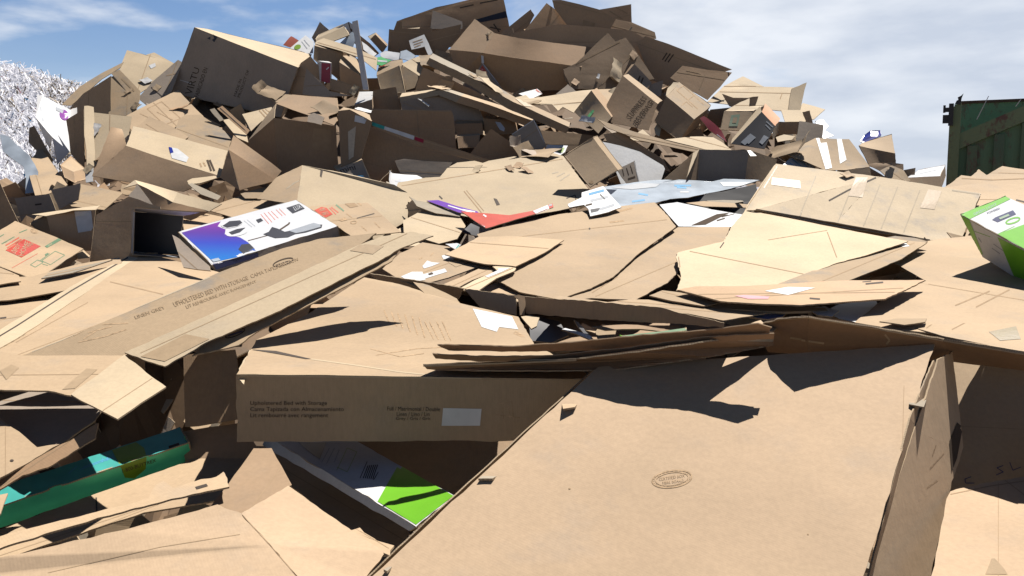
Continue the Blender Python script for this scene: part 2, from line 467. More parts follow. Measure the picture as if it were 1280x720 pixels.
# clouds kept low and ahead; unseen sky left clear to weaken the fill light
front=N('ShaderNodeMapRange'); front.interpolation_type='SMOOTHSTEP'; front.inputs[1].default_value=.0; front.inputs[2].default_value=.45; L(sep.outputs[1],front.inputs[0])
low=N('ShaderNodeMapRange'); low.interpolation_type='SMOOTHSTEP'; low.inputs[1].default_value=.75; low.inputs[2].default_value=.35; L(sep.outputs[2],low.inputs[0])
wi=N('ShaderNodeMapRange'); wi.interpolation_type='SMOOTHSTEP'; wi.inputs[1].default_value=.46; wi.inputs[2].default_value=.68; wi.inputs[4].default_value=.6; L(n2.outputs['Fac'],wi.inputs[0])
hz=N('ShaderNodeMapRange'); hz.interpolation_type='SMOOTHSTEP'; hz.inputs[1].default_value=.20; hz.inputs[2].default_value=.0; hz.inputs[4].default_value=.45; L(sep.outputs[2],hz.inputs[0])
cfx=M('MULTIPLY',M('MAXIMUM',M('MAXIMUM',cf.outputs[0],wi.outputs[0]),hz.outputs[0]),M('MULTIPLY',front.outputs[0],low.outputs[0]))
cr=N('ShaderNodeMix'); cr.data_type='RGBA'; cr.inputs[6].default_value=(5.0,5.5,6.4,1); cr.inputs[7].default_value=(7.1,7.4,7.9,1)
mr=N('ShaderNodeMapRange'); mr.inputs[1].default_value=.35; mr.inputs[2].default_value=.65; L(n2.outputs['Fac'],mr.inputs[0]); L(mr.outputs[0],cr.inputs[0])
tint=N('ShaderNodeMix'); tint.data_type='RGBA'; tint.blend_type='MULTIPLY'; tint.inputs[0].default_value=1; tint.inputs[7].default_value=(.66,.72,.82,1); L(sky.outputs[0],tint.inputs[6])
dk=N('ShaderNodeMapRange'); dk.interpolation_type='SMOOTHSTEP'; dk.inputs[1].default_value=-.6; dk.inputs[2].default_value=.2; dk.inputs[3].default_value=1.15; L(sep.outputs[1],dk.inputs[0])
mx=N('ShaderNodeMix'); mx.data_type='RGBA'; L(cfx,mx.inputs[0]); L(tint.outputs[2],mx.inputs[6]); L(cr.outputs[2],mx.inputs[7])
fx=N('ShaderNodeVectorMath'); fx.operation='SCALE'; L(mx.outputs[2],fx.inputs[0]); zk=N('ShaderNodeMapRange'); zk.interpolation_type='SMOOTHSTEP'; zk.inputs[1].default_value=.25; zk.inputs[2].default_value=.7; zk.inputs[3].default_value=1; zk.inputs[4].default_value=.42; L(sep.outputs[2],zk.inputs[0]); L(M('MULTIPLY',dk.outputs[0],zk.outputs[0]),fx.inputs['Scale'])  # unseen sky dimmed overhead and brightened behind to set the fill light
bg=N('ShaderNodeBackground'); bg.inputs['Strength'].default_value=.052; L(fx.outputs[0],bg.inputs[0])
ou=N('ShaderNodeOutputWorld'); L(bg.outputs[0],ou.inputs[0])
SC.view_settings.view_transform='Standard'; SC.view_settings.look='None'; SC.view_settings.exposure=1.24; SC.view_settings.gamma=1
SC.cycles.max_bounces=6; SC.cycles.diffuse_bounces=2
# ---------------------------------------------------------------- ground
m=mk_plain('dirt',(.24,.20,.15),rough=.95,mott=.35,scale=.6,bump=.5)
g=MB(); s=4000; g.v=[(-s,-s,0),(s,-s,0),(s,s,0),(-s,s,0)]; g.f=[(0,1,2,3)]; g.mi=[0]; g.mats=['dirt']
tag(g.build('ground'),kind='structure')
# ---------------------------------------------------------------- core of the heap
SKY=[(-500,250),(-200,235),(0,205),(70,205),(100,160),(150,112),(240,80),(380,75),(470,70),(540,40),(640,30),(700,22),(780,40),(860,105),(920,130),(1000,145),(1040,180),(1120,205),(1180,226),(1280,232),(1500,240),(1800,262)]
def skyl(x):
    if x<=SKY[0][0]: return SKY[0][1]
    for (a,b),(c,d) in zip(SKY,SKY[1:]):
        if x<=c: return b+(d-b)*(x-a)/(c-a)
    return SKY[-1][1]
MATS['core']=mk_kraft('core',(.20,.125,.07),grey=.4,stain=.8,flute=0)  # core colour darkened to stand for the shade in the gaps
CORE_OFF=.45
def core_pt(px,py,off=CORE_OFF):
    p=W(px,py,Dp(py)+off)
    p.z-=.62*max(0,min(1,(py-400)/60))*(off/CORE_OFF)+.10*max(0,min(1,(py-250)/100))
    return p
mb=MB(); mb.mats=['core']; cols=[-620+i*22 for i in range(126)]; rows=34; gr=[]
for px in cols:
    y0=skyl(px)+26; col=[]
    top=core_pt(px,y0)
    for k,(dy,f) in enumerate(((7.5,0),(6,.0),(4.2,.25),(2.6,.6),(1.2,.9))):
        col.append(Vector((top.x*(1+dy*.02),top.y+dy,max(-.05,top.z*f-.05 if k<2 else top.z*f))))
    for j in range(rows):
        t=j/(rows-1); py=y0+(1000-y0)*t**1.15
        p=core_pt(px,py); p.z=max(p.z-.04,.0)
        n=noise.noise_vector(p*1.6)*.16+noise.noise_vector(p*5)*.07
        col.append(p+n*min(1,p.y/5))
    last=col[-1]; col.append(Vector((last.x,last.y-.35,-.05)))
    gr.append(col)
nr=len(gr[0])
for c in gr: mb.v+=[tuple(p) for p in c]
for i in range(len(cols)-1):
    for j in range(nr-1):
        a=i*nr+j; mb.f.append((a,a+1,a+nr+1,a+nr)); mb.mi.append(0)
core=mb.build('crushed_cardboard'); tag(core,'mass of crushed cardboard under the sheets and boxes, darkened for shade in the gaps','crushed cardboard',kind='stuff')
CORE_BVH=BVHTree.FromPolygons([Vector(v) for v in mb.v],mb.f)
# torn scraps lying all over the core
mb=MB(); rr=random.Random(5)
for i in range(1500):
    px=rr.uniform(-250,1500); y0=skyl(px)+28; py=y0+(760-y0)*rr.random()**1.5
    c=core_pt(px,py,.36+.12*rr.random()); s=rr.uniform(.07,.26)*(.5+.06*c.y if c.y<6 else 1)
    n=Vector((rr.gauss(0,.6),rr.gauss(-.5,.6),rr.uniform(.2,1))).normalized()
    u=n.orthogonal().normalized(); a=rr.uniform(0,6.28); v=n.cross(u); u,v=u*math.cos(a)+v*math.sin(a),v*math.cos(a)-u*math.sin(a)
    asp=rr.uniform(.25,.9); P=[c+u*s+v*s*asp,c-u*s*rr.uniform(.7,1)+v*s*asp*rr.uniform(.6,1),c-u*s-v*s*asp,c+u*s*rr.uniform(.6,1)-v*s*asp]
    mb.slab(P,None,rr.choice(['kraft','brown','brown','russet','dirty_kraft','grey_board','slate_board']),2,.006,.03,3,i,.01)
tag(mb.build('cardboard_scraps'),'torn brown cardboard scraps filling the dark gaps between the boxes','cardboard scraps',kind='stuff')
# ---------------------------------------------------------------- shredded paper heap, left
def shred_surface(px,py):        # rows from its skyline down
    return W(px,py,15.2-(py-80)*.031)
def shred_top(px): 
    pts=[(-400,60),(-100,66),(0,79),(20,85),(45,93),(70,101),(100,108),(140,122),(200,170)]
    for (a,b),(c,d) in zip(pts,pts[1:]):
        if px<=c: return b+(d-b)*(px-a)/(c-a)
    return 170
mk_plain('shred_core',(.9,.9,.94),rough=.95,mott=.3,scale=18,bump=1)
mb=MB(); mb.mats=['shred_core']; gr=[]
xs_=[-420+i*14 for i in range(45)]
for px in xs_:
    y0=shred_top(px)+4; col=[]; tp=shred_surface(px,y0)
    for dy,f in ((5,0),(3.4,.35),(2,.7),(.8,.93)): col.append(Vector((tp.x*(1+dy*.02),tp.y+dy,tp.z*f-.02)))
    for j in range(26):
        p=shred_surface(px,y0+(300-y0)*j/25); p.y+=.06; p+=noise.noise_vector(p*3)*.07; col.append(p)
    col.append(Vector((col[-1].x,col[-1].y-.4,-.02))); gr.append(col)
nr=len(gr[0])
for c in gr: mb.v+=[tuple(p) for p in c]
for i in range(len(xs_)-1):
    for j in range(nr-1):
        a=i*nr+j; mb.f.append((a,a+1,a+nr+1,a+nr)); mb.mi.append(0)
hp=mb.build('shredded_paper'); tag(hp,'pale heap of shredded office paper rising beyond the cartons on the left','shredded paper',kind='stuff')
mk_plain('shred_white',(.99,.99,.99),rough=.7,mott=.1); mk_plain('shred_grey',(.80,.81,.88),rough=.7)
for nm_,cc_ in (('shred_white',(.80,.80,.84)),('shred_grey',(.55,.56,.62))):
    mm_=MATS[nm_]; b_=mm_.node_tree.nodes['Principled BSDF']
    for l_ in list(b_.inputs['Base Color'].links): mm_.node_tree.links.remove(l_)
    b_.inputs['Base Color'].default_value=(*cc_,1)
    tr_=mm_.node_tree.nodes.new('ShaderNodeBsdfTranslucent'); tr_.inputs[0].default_value=(*cc_,1); ms_=mm_.node_tree.nodes.new('ShaderNodeMixShader'); ms_.inputs[0].default_value=.5; b_.inputs['Specular IOR Level'].default_value=0; b_.inputs['Roughness'].default_value=1
    mm_.node_tree.links.new(b_.outputs[0],ms_.inputs[1]); mm_.node_tree.links.new(tr_.outputs[0],ms_.inputs[2])
    mm_.node_tree.links.new(ms_.outputs[0],[n for n in mm_.node_tree.nodes if n.type=='OUTPUT_MATERIAL'][0].inputs[0]); mk_plain('shred_tan',(.55,.44,.30),rough=.7)
mb=MB(); mb.mats=['shred_white','shred_grey','shred_tan','sky_blue','pink_label']; rr=random.Random(8)
for i in range(26000):
    px=rr.uniform(-120,135); y0=shred_top(px); py=y0+(262-y0)*rr.random()**.9-rr.uniform(-2,2)
    c=shred_surface(px,py)+Vector((0,-rr.uniform(0,.08),rr.uniform(-.02,.03)))
    l=rr.uniform(.05,.17); wd=rr.uniform(.0035,.008)*1.3
    d=Vector((rr.gauss(0,1),rr.gauss(0,.35),rr.gauss(0,.55))).normalized(); n=d.cross(Vector((rr.gauss(0,.2),-1,rr.gauss(.9,.25)))).normalized(); cu=Vector((rr.gauss(0,1),rr.gauss(0,1),rr.gauss(0,1)))*l*.3
    b=len(mb.v); K=4
    for k in range(K+1):
        t=k/K-.5; p=c+d*l*t*2+cu*(t*t*2-.2)+n.cross(d)*math.sin(t*9)*l*.12
        mb.v+= [tuple(p+n*wd),tuple(p-n*wd)]
    mt=rr.choices([0,1,2,3,4],[70,16 if px<70 else 8,7 if px<60 else 40,.6,.5])[0]
    for k in range(K): mb.f.append((b+2*k,b+2*k+1,b+2*k+3,b+2*k+2)); mb.mi.append(mt)
st=mb.build('paper_strips'); st.parent=hp; tag(st,kind='stuff')
# ---------------------------------------------------------------- roll-off container, right
def rusty(name,c):
    m,nt,b=nodes(name); N=nt.nodes.new; L=nt.links.new
    tc=N('ShaderNodeTexCoord'); n=N('ShaderNodeTexNoise'); n.inputs['Scale'].default_value=2.2; n.inputs['Detail'].default_value=9; n.inputs['Roughness'].default_value=.7
    mp=N('ShaderNodeMapping'); mp.inputs['Scale'].default_value=(1.6,1,.9); L(tc.outputs['Object'],mp.inputs[0]); L(mp.outputs[0],n.inputs['Vector'])
    n2=N('ShaderNodeTexNoise'); n2.inputs['Scale'].default_value=1.1; n2.inputs['Detail'].default_value=5; L(tc.outputs['Object'],n2.inputs['Vector'])
    r=N('ShaderNodeMapRange'); r.inputs[1].default_value=.54; r.inputs[2].default_value=.62; L(n.outputs['Fac'],r.inputs[0])
    r2=N('ShaderNodeMapRange'); r2.inputs[1].default_value=.35; r2.inputs[2].default_value=.65; r2.inputs[3].default_value=0; r2.inputs[4].default_value=.6; L(n2.outputs['Fac'],r2.inputs[0])
    a=N('ShaderNodeMix'); a.data_type='RGBA'; a.inputs[6].default_value=(*c,1); a.inputs[7].default_value=(.12,.16,.075,1); L(r2.outputs[0],a.inputs[0])
    x=N('ShaderNodeMix'); x.data_type='RGBA'; x.inputs[7].default_value=(.085,.04,.025,1); L(a.outputs[2],x.inputs[6]); L(r.outputs[0],x.inputs[0])
    L(x.outputs[2],b.inputs['Base Color']); b.inputs['Roughness'].default_value=.6
    MATS[name]=m
rusty('green_paint',(.06,.15,.08)); rusty('dark_green_paint',(.032,.075,.045)); rusty('rim_paint',(.11,.15,.075))
mk_plain('rust',(.07,.035,.022),rough=.85,mott=.4,scale=6); mk_plain('black_iron',(.02,.02,.022),rough=.6)
DY=14.0
ROT=R(-27)
pc=W(1187,200,DY); X0=0.0
def at_s(px):            # distance along the rotated side wall where a photo column meets it
    d=ray(px,200); k=d.x/d.y
    # (pc.x + s cos) = k (pc.y + s sin)
    return (k*pc.y-pc.x)/(math.cos(ROT)-k*math.sin(ROT))
def z_at(px,py,s,back=0.):
    y=pc.y+s*math.sin(ROT)+back*math.cos(ROT); d=ray(px,py); return CAMZ+d.z/d.y*y
def boxm(*a): pass
X1=6.4
s1=at_s(1280); zr0=z_at(1187,172,0); zr1=z_at(1280,131,s1); sl_=(zr1-zr0)/s1
xe=s1*1.05; ze=zr0+sl_*xe
root=bpy.data.objects.new('waste_container',None); COL.objects.link(root); root.location=(pc.x,pc.y,0); root.rotation_euler=(0,0,ROT)
tag(root,'rusty dark green ribbed steel waste container beyond the cardboard on the right','container')
def cpart(mb,name):
    o=mb.build(name); o.parent=root; return o
def prism(mb,poly,y0,y1,mat):
    k=len(mb.v); n=len(poly); mi=mb.mat(mat)
    mb.v+=[(x,y0,z) for x,z in poly]+[(x,y1,z) for x,z in poly]
    mb.f.append(tuple(range(k,k+n))); mb.mi.append(mi); mb.f.append(tuple(range(k+2*n-1,k+n-1,-1))); mb.mi.append(mi)
    for i in range(n):
        j=(i+1)%n; mb.f.append((k+i,k+n+i,k+n+j,k+j)); mb.mi.append(mi)
wall=MB(); prism(wall,[(X0,.2),(X1,.2),(X1,ze),(xe,ze),(X0,zr0)],0,.03,'green_paint'); cpart(wall,'side_wall')
zb=z_at(1235,128,.8,2.4)
bw=MB(); prism(bw,[(X0,.2),(X1,.2),(X1,zb),(X0,zb)],2.37,2.4,'green_paint'); cpart(bw,'rear_wall')
rb=MB(); prism(rb,[(X0+.05,zb),(X1,zb),(X1,zb+.05),(X0+.05,zb+.05)],2.34,2.46,'rust'); cpart(rb,'top_rail')
for x in (X0,X1-.03):
    e=MB(); prism(e,[(x,.2),(x+.03,.2),(x+.03,zr0-.02),(x,zr0-.02)],.032,2.368,'dark_green_paint'); cpart(e,'end_wall')
rim=MB(); prism(rim,[(X0+.12,zr0-.24+.12*sl_),(xe,ze-.24),(X1,ze-.24),(X1,ze),(xe,ze),(X0+.12,zr0+.12*sl_)],-.10,-.003,'rim_paint'); cpart(rim,'side_rim')
for i in range(12):
    x=X0+.24+i*.36; zt=(zr0+sl_*(min(x,xe)-X0))-.245
    r=MB(); prism(r,[(x,.25),(x+.14,.25),(x+.14,zt),(x,zt)],-.075,-.003,'dark_green_paint'); cpart(r,'rib')
fl=MB(); prism(fl,[(X0,.1),(X1,.1),(X1,.24),(X0,.24)],-.12,-.002,'rust'); cpart(fl,'bottom_rail')
def loc(px,py,y=-.1):
    s_=at_s(px); return (s_, z_at(px,py,s_))
ztp=loc(1195,129)[1]
po=MB(); prism(po,[(X0-.03,.2),(X0+.125,.2),(X0+.125,ztp),(X0-.03,ztp-.09)],-.14,-.005,'rim_paint'); cpart(po,'corner_post')
sp=MB(); prism(sp,[loc(x,y) for x,y in ((1190,131),(1192,127),(1194,126),(1193,123),(1197,121),(1200,118),(1198,124),(1197,132))],-.17,-.145,'black_iron'); cpart(sp,'bent_bracket')
for k,(a,b,c,d) in enumerate(((1176,133,1179,142),(1176,145,1184,155),(1179,136,1186,141),(1183,131,1189,158))):
    h_=MB(); p=loc(a,b); q=loc(c,d); prism(h_,[(p[0],q[1]),(q[0],q[1]),(q[0],p[1]),(p[0],p[1])],-.20-.01*k,-.145-.003*k,'black_iron'); cpart(h_,'hinge')
for (x0,y0,x1,y1) in ((1218,150,1231,121),(1265,134,1271,125)):
    c=MB(); a=loc(x0,y0); b=loc(x1,y1); prism(c,[(a[0]-.006,a[1]),(a[0]+.006,a[1]),(b[0]+.006,b[1]),(b[0]-.006,b[1])],-.122,-.11,'white_board'); cpart(c,'cable')
# ================================================================ THE MOUND (far pieces first)
G1='cardboard sheets standing on the top of the heap'
# ---- peak
t=S('cardboard_sheet','big dark sheet with a black stripe at the very top left of the peak',[(495,27),(545,10),(600,-4),(628,-6),(637,33),(632,60),(500,60)],'0.5',off=.5,mat='russet',kx=.3)
poly_decal(t,[[(590,26),(632,14),(634,22),(602,28)]],'black_print','printed_stripe')
marks(t,[[(575,10),(592,6)],[(600,4),(622,0)],[(617,30),(624,40)],[(612,34),(626,37)]],w=1.6,mat='ink')
S('cardboard_sheet','small pale triangular flap left of the striped sheet on the peak',[(541,13),(578,27),(578,36),(538,36)],'T',off=-.1,mat='slate_board',amp=.5)
t=S('cardboard_sheet','notched brown sheet left of the peak behind a small lit flap',[(486,36),(492,37),(496,27),(503,26),(503,36),(540,35),(536,70),(484,66)],'S',off=.1,mat='brown')
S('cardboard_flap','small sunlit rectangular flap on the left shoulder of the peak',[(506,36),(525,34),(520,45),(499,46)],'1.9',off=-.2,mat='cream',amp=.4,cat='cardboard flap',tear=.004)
t=S('cardboard_sheet','brown sheet right of the white shipping label on the peak',[(530,42),(577,30),(575,42),(556,66),(540,68),(531,50)],'S',off=-.15,mat='brown')
t=S('paper_sheet','wrinkled white shipping paper hanging from the left shoulder of the peak',[(511,51),(530,43),(536,54),(541,66),(536,70),(531,58),(515,62)],'0.9',off=-.32,mat='paper',cat='paper',amp=1.5)
marks(t,[[(516,53),(528,49)],[(517,56),(529,52)],[(518,59),(526,56)]],w=1.1,mat='faded_ink')
S('cardboard_sheet','narrow brown flap rising behind the peak left of the tallest sheets',[(622,45),(663,12),(668,19),(650,52)],'S',off=.55,mat='brown')
t=S('cardboard_sheet','dark pointed sheet at the very top right of the peak',[(738,14),(789,5),(790,34),(765,30),(745,24)],'S',off=.9,mat='brown',kx=.2)
marks(t,[[(770,9),(784,17)],[(762,14),(778,24)]],w=1.5,mat='crease')
S('cardboard_sheet','tall gable shaped brown sheet just left of the summit',[(648,48),(683,4),(712,26),(735,62),(700,66)],'0.5',kx=.5,off=.35,mat='russet')
t=S('cardboard_sheet','large summit sheet sloping down right with a pale square patch',[(690,0),(700,0),(748,12),(769,24),(756,48),(735,66),(714,40),(692,10)],'0.4',kx=-.5,off=.2,mat='brown')
poly_decal(t,[[(729,25),(744,29),(740,46),(727,41)]],'crease','paper_patch')
t=S('cardboard_sheet','brown sheet with ragged right end on the upper right slope of the peak',[(745,46),(759,22),(790,28),(819,40),(821,48),(800,50),(795,60),(778,54)],'0.7',kx=.3,off=.1,mat='russet')
marks(t,[[(790,34),(778,50)]],w=1.5,mat='slot')
t=S('cardboard_sheet','long dark sheet with printed bars slanting down the right edge of the peak',[(796,54),(807,46),(862,66),(915,87),(888,96),(845,110),(812,100)],'0.3',off=.15,mat='brown',kx=-.5)
marks(t,[[(828,75),(834,66)],[(831,77),(838,67)],[(835,78),(842,68)]],w=1.6,mat='ink')
t=S('cardboard_sheet','brown folded sheet under the slanting right edge of the peak',[(853,82),(884,87),(915,90),(900,108),(885,125),(862,112),(838,97)],'0.7',kx=.3,off=-.12,mat='russet')
crease(t,[(884,87),(874,112)]); marks(t,[[(858,88),(876,92)],[(859,91),(875,95)]],w=1.2)
S('cardboard_sheet','broad brown sheet seen only in the gaps behind the overlapping sheets of the peak',[(640,40),(700,30),(790,40),(860,84),(850,120),(640,120)],'S',off=.75,mat='brown')
# curved carton row in the middle of the peak
B('open_carton','big unfolded carton bent across the middle of the peak',{'a':(560,62,.15),'b':(592,23,.5),'c':(617,41,.1),'d':(650,47,.0),'e':(733,58,-.05),'f':(727,84,-.35),'g':(643,72,-.2),'h':(603,66,-.15),
  'i':(713,112,-.2),'j':(638,116,-.05),'k':(572,96,.1)},'abchk:brown cdgh:russet dbc:brown degf'.replace('dbc:brown ','').replace('degf','defg:russet')+' hgjk:brown gfij:brown',ref=112,off=.2,amp=1.5)
S('cardboard_sheet','russet sheet edge lying right of the big bent carton on the peak',[(730,57),(742,60),(790,64),(770,92),(722,88)],'S',off=.12,mat='russet')
t=S('cardboard_sheet','large overlapping brown sheet with a torn lower left corner on the peak',[(720,80),(760,41),(770,52),(783,47),(800,70),(810,86),(818,99),(790,104),(765,112),(715,112),(705,92),(704,87)],'0.6',kx=.25,off=-.2,mat='brown')
crease(t,[(720,80),(775,52)],w=1.3)
S('torn_flap','small sunlit torn paper strip stuck on the large overlapping sheet',[(762,60),(779,53),(781,57),(768,62)],'1.8',off=-.75,mat='cream',cat='torn paper',tear=.004)
S('cardboard_flap','small pale brown flap in front of the overlapping sheet, left corner',[(704,86),(720,84),(722,96),(712,108),(706,100)],'0.8',off=-.3,mat='brown')
B('cardboard_box','small box with three printed bars tucked under the large overlapping sheet',{'a':(778,98,0),'b':(793,80,.05),'c':(815,103,.0),'d':(803,118,-.1),'e':(790,122,-.15),'f':(770,92,.3),'g':(782,82,.4)},'abcde:slate_board abgf:brown',ref=118,off=.0)
marks(ALL[-1],[[(800,95),(795,108)],[(804,97),(799,110)]],w=1.8,mat='ink')
S('cardboard_sheet','small pale carton end beside the barred box on the right of the peak',[(812,106),(829,100),(826,120),(808,122)],'0.5',off=-.0,mat='slate_board')
# ---- left shoulder
S('cardboard_sheet','dark triangular sheet standing on the skyline left of the white post',[(390,47),(400,27),(411,37),(418,52),(394,56)],'S',off=.1,mat='slate_board')
S('paper_sheet','red and white printed sheet on the skyline beside the dark triangle',[(354,56),(364,45),(374,51),(366,60)],'1',off=.25,mat='red_ink',cat='paper')
t=S('magazine','glossy white magazine page lying on the skyline left of the dark triangle',[(362,60),(382,44),(392,52),(391,66),(376,68)],'1.9',off=-.1,mat='paper',cat='magazine')
poly_decal(t,[ellipse(372,59,4.5,3,-20,n=10)],'olive','printed_picture'); marks(t,[[(380,50),(387,58)],[(377,52),(384,61)]],w=1,mat='mesh_grey')
BOX('cardboard_box','dented tan box with open lid leaning behind the white post',[(394,49),(430,34),(437,44),(398,58)],[(398,44),(429,31)],(.0,.0,-.25,-.25,.25,.25),ref=58,mat='cream',off=-.2)
S('cardboard_flap','black edged flap standing behind the white post',[(420,35),(436,27),(444,32),(448,58),(440,52),(432,34)],'S',off=-.2,mat='white_board')
marks(ALL[-1],[[(436,28),(441,44)]],w=2.2,mat='ink')
S('paper_sheet','crumpled pale blue paper wedged left of the white post',[(424,54),(440,40),(448,46),(440,60),(430,60)],'0.9',off=-.5,mat='pale_blue',cat='paper',amp=4)
t=BOX('cardboard_box','open dark fronted box under the cream boards on the left shoulder',[(393,57),(428,66),(424,100),(392,74)],[(396,52),(446,60)],(0,0,-.1,-.1,.3,.3),ref=96,mat='brown',top='dirty_kraft')
t=S('cardboard_sheet','long cream board running down behind the white post',[(405,48),(446,60),(472,72),(470,88),(450,72),(428,64),(394,55),(396,52)],'2.0',off=-.55,mat='cream',ref=96,amp=.6)
t=BOX('cardboard_box','weathered tan box with pale lid left of the white post foot',[(424,78),(453,96),(454,112),(425,102)],[(430,64),(450,76)],(0,-.05,-.1,-.05,.45,.4),ref=110,mat='russet',top='dirty_kraft')
t=BOX('book','upright red box with white edges on the left shoulder of the heap',[(401,77),(415,79),(414,104),(400,102)],[(397,76),(411,77)],(0,0,0,0,.12,.12),ref=118,mat='crimson',top='white_board',side='white_board',cat='red box',off=-.1)
marks(t,[[(401.5,77.5),(414.5,79)],[(414.3,79),(413.5,103)],[(401,78),(400.5,102)]],w=1.6,mat='white_gloss',name='white_border'); marks(t,[[(408,87),(411,84)]],w=1.3,mat='white_gloss')
t=S('cardboard_post','long white edge protector leaning upright on the left shoulder',[(440,27),(447,25),(452,58),(461,112),(454,112),(447,72)],'S',off=-.75,mat='white_board',cat='edge protector',ref=112,th=.03,amp=.2,tear=.0)
marks(t,[[(440.5,33),(447.5,50),(454.5,92)]],w=1.0,mat='white_gloss',name='folded_edge')
S('cardboard_sheet','dark notched sheet right of the white post on the skyline',[(450,44),(462,54),(474,66),(466,72),(452,66)],'S',off=.1,mat='brown')
BOX('cardboard_box','small dark box on the skyline between the white post and the peak',[(463,49),(469,43),(484,58),(478,66)],[(460,46),(470,41)],(0,0,-.1,-.1,.3,.3),ref=66,mat='brown',top='cream')
t=S('plastic_bag','white plastic bag slumped below the small skyline box',[(475,66),(482,63),(500,66),(503,72),(496,76),(478,73)],'1.3',off=-.45,mat='white_gloss',cat='plastic bag',amp=5,tear=.01)
t=S('plastic_bag','green printed bag beside the white plastic bag',[(468,73),(476,70),(489,76),(478,82),(468,80)],'1.2',off=-.6,mat='green_bag',cat='plastic bag',amp=4)
marks(t,[[(472,76),(484,77)]],w=2,mat='white_gloss')
S('paper_sheet','pale blue folder lying left of the white shipping paper',[(501,64),(508,62),(520,70),(512,76),(500,73)],'1.6',off=-.5,mat='pale_blue',cat='folder')
S('cardboard_scrap','lit white strip right of the white post',[(452,52),(466,62),(472,66),(466,70),(455,62)],'1.6',off=-.45,mat='paper',cat='paper strip',amp=3)
t=BOX('cardboard_box','large crumpled grey tan box below the green bag',[(471,95),(500,82),(508,116),(478,118)],[(474,79),(502,74)],(0,.0,-.25,-.25,.35,.35),ref=116,mat='dirty_kraft',top='dirty_kraft',amp=2.5,off=-.1)
poly_decal(t,[ellipse(478,82,3,2.4,0,n=8)],'red_print','printed_logo')
S('cardboard_sheet','pointed cream flap hanging over the crumpled grey tan box',[(501,80),(515,73),(527,69),(535,78),(546,86),(530,87),(532,96),(539,105),(520,92)],'1.7',off=-.55,mat='cream',amp=1)
S('cardboard_sheet','dark tan side sheet under the pointed cream flap',[(500,82),(520,92),(538,104),(508,113)],'0.8',off=-.35,mat='dirty_kraft')
# ---- big tilted box, left
t=BOX('cardboard_box','huge dark tilted carton with vertical lettering, left on the skyline',[(243,34),(373,83),(352,146),(214,116)],[(262,37),(389,68)],(.15,-.3,-.35,.05,1.0,.7),ref=118,mat='slate_board',top='cream',side='brown',amp=.8,off=.15)
BIG=t
text_decal(t,'VIRTU',[(231,117),(243,84),(250,86),(240,119)],'ink')
text_decal(t,'FABRICADO EN',[(243,121),(255,84),(260,86),(248,122)],'ink')
text_decal(t,'MADE IN\nPRODUCT OF',[(292,120),(304,86),(312,88),(300,122)],'ink')
poly_decal(t,[[(259,48),(263,46),(263,50)],[(266,43),(272,46),(268,53),(265,50),(268,48)]],'black_print','hand_hole')
marks(t,[[(225,100),(235,103),(242,107)]],w=.9,mat='white_board',name='scratch')
S('cardboard_sheet','tan panel standing between the cream skyline carton and the huge dark carton',[(172,123),(192,100),(222,75),(228,78),(214,116),(186,134)],'0.95',off=.1,mat='slate_board')
marks(ALL[-1],[[(189,109),(203,121)]],w=1.2,mat='slot'); marks(ALL[-1],[[(196,97),(220,92)]],w=1)
t=S('cardboard_sheet','big cream sheet on the skyline left of the huge carton',[(150,90),(160,62),(172,66),(183,69),(193,66),(217,80),(200,101),(177,116),(160,104)],'1.9',off=.25,mat='cream',amp=1.5)
lab(t,[(186,82),(194,79),(195,83),(189,86)])
S('cardboard_sheet','long thin grey sheet leaning down from the cream skyline sheet to the shredded paper',[(78,131),(100,109),(128,92),(155,78),(151,85),(128,100),(104,120),(90,132)],'1.5',off=.0,mat='dirty_kraft')
S('cardboard_sheet','dark open carton interior under the long thin leaning sheet',[(88,134),(104,117),(139,95),(139,146),(112,150),(86,160)],'S',off=.3,mat='brown')
S('cardboard_sheet','grey tan carton side standing in front of the cream skyline sheet',[(138,96),(150,92),(176,120),(171,138),(160,145),(136,144)],'1.05',off=-.0,mat='dirty_kraft')
S('cardboard_flap','narrow taped flap leaning across the grey tan carton side',[(139,92),(149,87),(176,114),(174,128),(160,116)],'1.0',off=-.15,mat='dirty_kraft')
marks(ALL[-1],[[(152,98),(168,114)]],w=2,mat='tape',name='tape_strip')
B('white_carton','white glossy carton with a purple emblem leaning on the shredded paper',{'a':(46,119,.7),'b':(53,120,.65),'c':(87,137,.6),'d':(87,190,-.1),'e':(72,206,-.2),'f':(66,172,-.2),'g':(62,186,-.1),'h':(45,147,.0),'i':(96,134,.9),'j':(97,188,.6)},
  'abfgh:white_board bcdef:white_gloss cijd:white_board',ref=205,cat='white carton',off=.1)
poly_decal(ALL[-1],[ellipse(80,144,5.5,7,-20,n=12)],'violet','printed_emblem'); poly_decal(ALL[-1],[[(70,134),(80,138),(78,142),(70,138)]],'mesh_grey','printed_marks')
marks(ALL[-1],[[(50,133),(52,139)],[(53,147),(54,152)]],w=3,mat='mesh_grey')
S('cardboard_sheet','narrow tan sheet edge standing left under the white glossy carton',[(37,160),(43,157),(66,200),(64,208),(36,178)],'0.7',off=.0,mat='kraft')
S('plastic_bag','torn clear plastic bag full of white paper below the shredded heap',[(2,168),(14,170),(32,196),(40,220),(42,244),(30,246),(22,210),(4,190)],'1.0',off=.2,mat='pale_blue',cat='plastic bag',amp=6)
S('cardboard_sheet','tan sheet lying in front of the torn plastic bag',[(33,204),(42,194),(46,182),(66,206),(86,231),(63,242),(46,246)],'2.3',off=-.1,mat='kraft',amp=1.5)
BOX('cardboard_box','small tan box end pointing up beside the white glossy carton',[(75,207),(92,215),(93,229),(80,222)],[(88,195),(106,211)],(0,0,-.1,-.1,.35,.3),ref=228,mat='brown',top='kraft',off=-.05)
